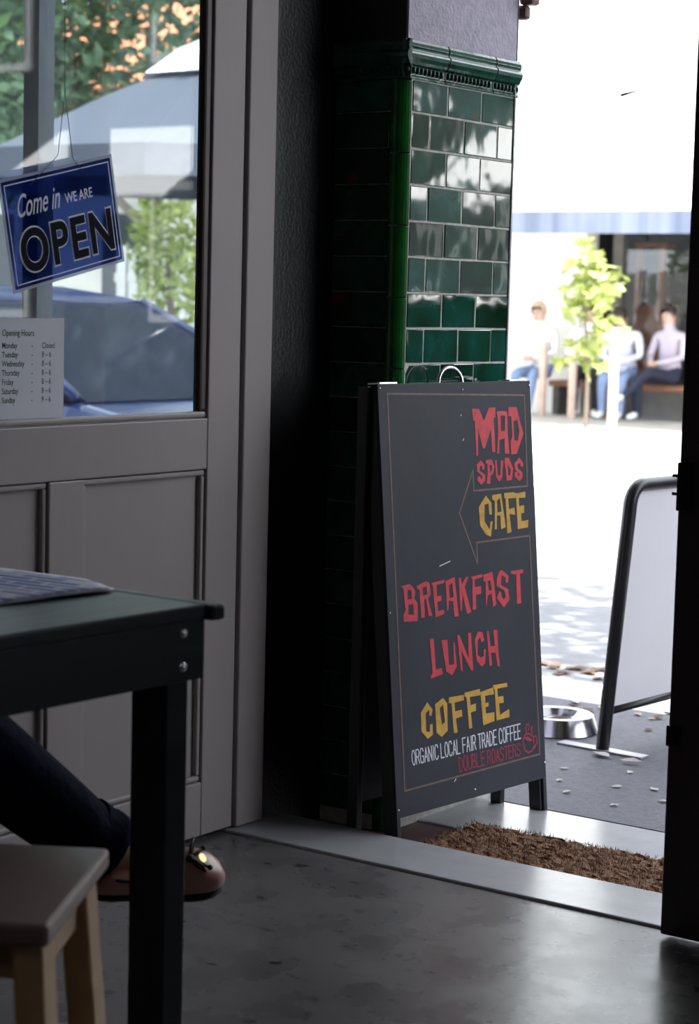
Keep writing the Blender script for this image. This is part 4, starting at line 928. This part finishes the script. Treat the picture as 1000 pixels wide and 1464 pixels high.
ps = tag(box('poster', 24.88, 24.898, 10.75, 11.15, 1.55, 1.95, M('orange poster print', (.55,.20,.08), .6, col2=(.7,.6,.5), scale=4)), 'orange poster on the back wall of the far cafe', 'poster')
fb = tag(empty('bench', (20.72, 10.9, -.058)), 'long dark bench with red brown edge outside the far cafe', 'bench')
box('seat', -.22, .22, -1.9, .98, .33, .40, m_benchw, fb, bevel=.01)
for y in (-1.8, -.9, 0, .9): box('leg', -.18, .18, y-.04, y+.04, 0, .329, m_dkint, fb)

m_lav = M('lavender shirt', (.52,.47,.58), .8); m_wj = M('pale blue jacket', (.68,.70,.82), .8); m_wt = M('white shirt', (.8,.8,.8), .8)
m_dj = M('dark jeans', (.02,.025,.05), .85); m_bj = M('washed blue jeans', (.22,.30,.50), .85); m_bt = M('black trousers', (.012,.012,.014), .85)
m_ws = M('white shoes', (.8,.8,.8), .5); m_skinl = M('sunlit skin', (.62,.42,.34), .5)  # second skin is a lighter copy with sunlight put into its colour
def sitter(label, x, y, yaw, top, bottom, lean=0.0, cross=False, bare=False, bow=0.0, shoe=None, hairlong=False, hm=None):
    r = tag(empty('person', (x, y, -.058), yaw), label, 'person', None)
    sx = lambda a: a   # local +x is where the figure faces
    V = {'pel': ((0,0,.50), .12, .11), 'wa': ((.02+lean*.4,0,.68), .115, .10), 'ch': ((.03+lean,0,.90), .14, .10), 'nk': ((.05+lean*1.2,0,1.04), .05),
         'hd': ((.09+lean*1.4+bow*.5,0,1.16-bow*.35), .078, .085), 'hd2': ((.10+lean*1.5+bow,0,1.24-bow*.5), .072, .08)}
    E = [('pel','wa',0),('wa','ch',0),('ch','nk',0),('nk','hd',2),('hd','hd2',2)]
    for s, k in ((1,'l'),(-1,'r')):
        V['h'+k] = ((.08,s*.09,.49), .085)
        if cross and s == 1:
            V['k'+k] = ((.46,s*.02,.56), .065); V['a'+k] = ((.66,-.14,.28), .04); V['t'+k] = ((.80,-.16,.24), .032)
        else:
            V['k'+k] = ((.46,s*.12,.48), .065); V['a'+k] = ((.44+.1*(s > 0),s*.12,.08), .042); V['t'+k] = ((.60+.1*(s > 0),s*.13,.04), .036)
        E += [('pel','h'+k,1),('h'+k,'k'+k,1),('k'+k,'a'+k,1),('a'+k,'t'+k,3)]
        V['s'+k] = ((.03+lean,s*.18,.97), .055); V['e'+k] = ((.10+lean,s*.23,.72), .042); V['w'+k] = ((.30+lean*.8,s*.06,.66), .03)
        E += [('ch','s'+k,0),('s'+k,'e'+k,0),('e'+k,'w'+k,0)]
        hand(V, E, 'w'+k, V['w'+k][0], (.6,-s*.6,-.1), (0,0,1), 2, .06)
    b = skin_body('body', V, E, 'pel', [top, bottom, m_skinl, shoe or m_ws], None, r)
    head_parts(b, (.095+lean*1.45+bow*.8, 0, 1.19-bow*.42), (1, 0, -.2-bow*2), hm or m_hair, .086, hairlong)
    return r
sitter('seated person in a lavender shirt with crossed legs on the far bench', 20.62, 10.36, math.radians(170), m_lav, m_dj, cross=True)
sitter('seated person in a pale jacket bowing the head on the far bench', 20.55, 10.90, math.radians(190), m_wj, m_bj, lean=.10, bow=.10, hairlong=True)
sitter('seated person in white shirt and black trousers behind the sapling', 20.62, 11.42, math.radians(205), m_wt, m_bt, lean=.04)
sitter('seated person in washed blue jeans left of the wooden stakes', 20.60, 12.0, math.radians(180), m_wt, m_bj, lean=.05, hm=M('fair hair', (.55,.45,.33), .6))

# sapling with its stakes
tree('sapling_tree', 'young sapling tree with yellow green leaves across the street', 18.4, 10.2, 1.7, [((.0,.08,1.72),(.25,.20,.22)),((0,-.14,1.50),(.28,.24,.28)),((0,-.16,1.08),(.28,.22,.28)),((0,.04,.72),(.25,.34,.22)),((0,.14,1.30),(.2,.18,.28))], 38, .22, m_lB, 9, .025)
m_stake = M('weathered stake wood', (.62,.47,.40), .8)
for (x, y, t, lab) in ((20.1,11.72,.85,'wooden stake farthest left of the sapling'),(19.9,11.22,.85,'wooden stake just left of the sapling'),(18.0,9.68,1.05,'wooden stake nearest the road in front of the sapling')):
    o = MB().hexa([(-.035,-.035,0),(.035,-.035,0),(.035,.035,0),(-.035,.035,0),(-.035,-.035,t),(.035,-.035,t),(.035,.035,t),(-.035,.035,t)]).build('stake', m_stake, bevel=.006)
    o.location = (x, y, -.058); tag(o, lab, 'stake', 'stakes around the sapling')
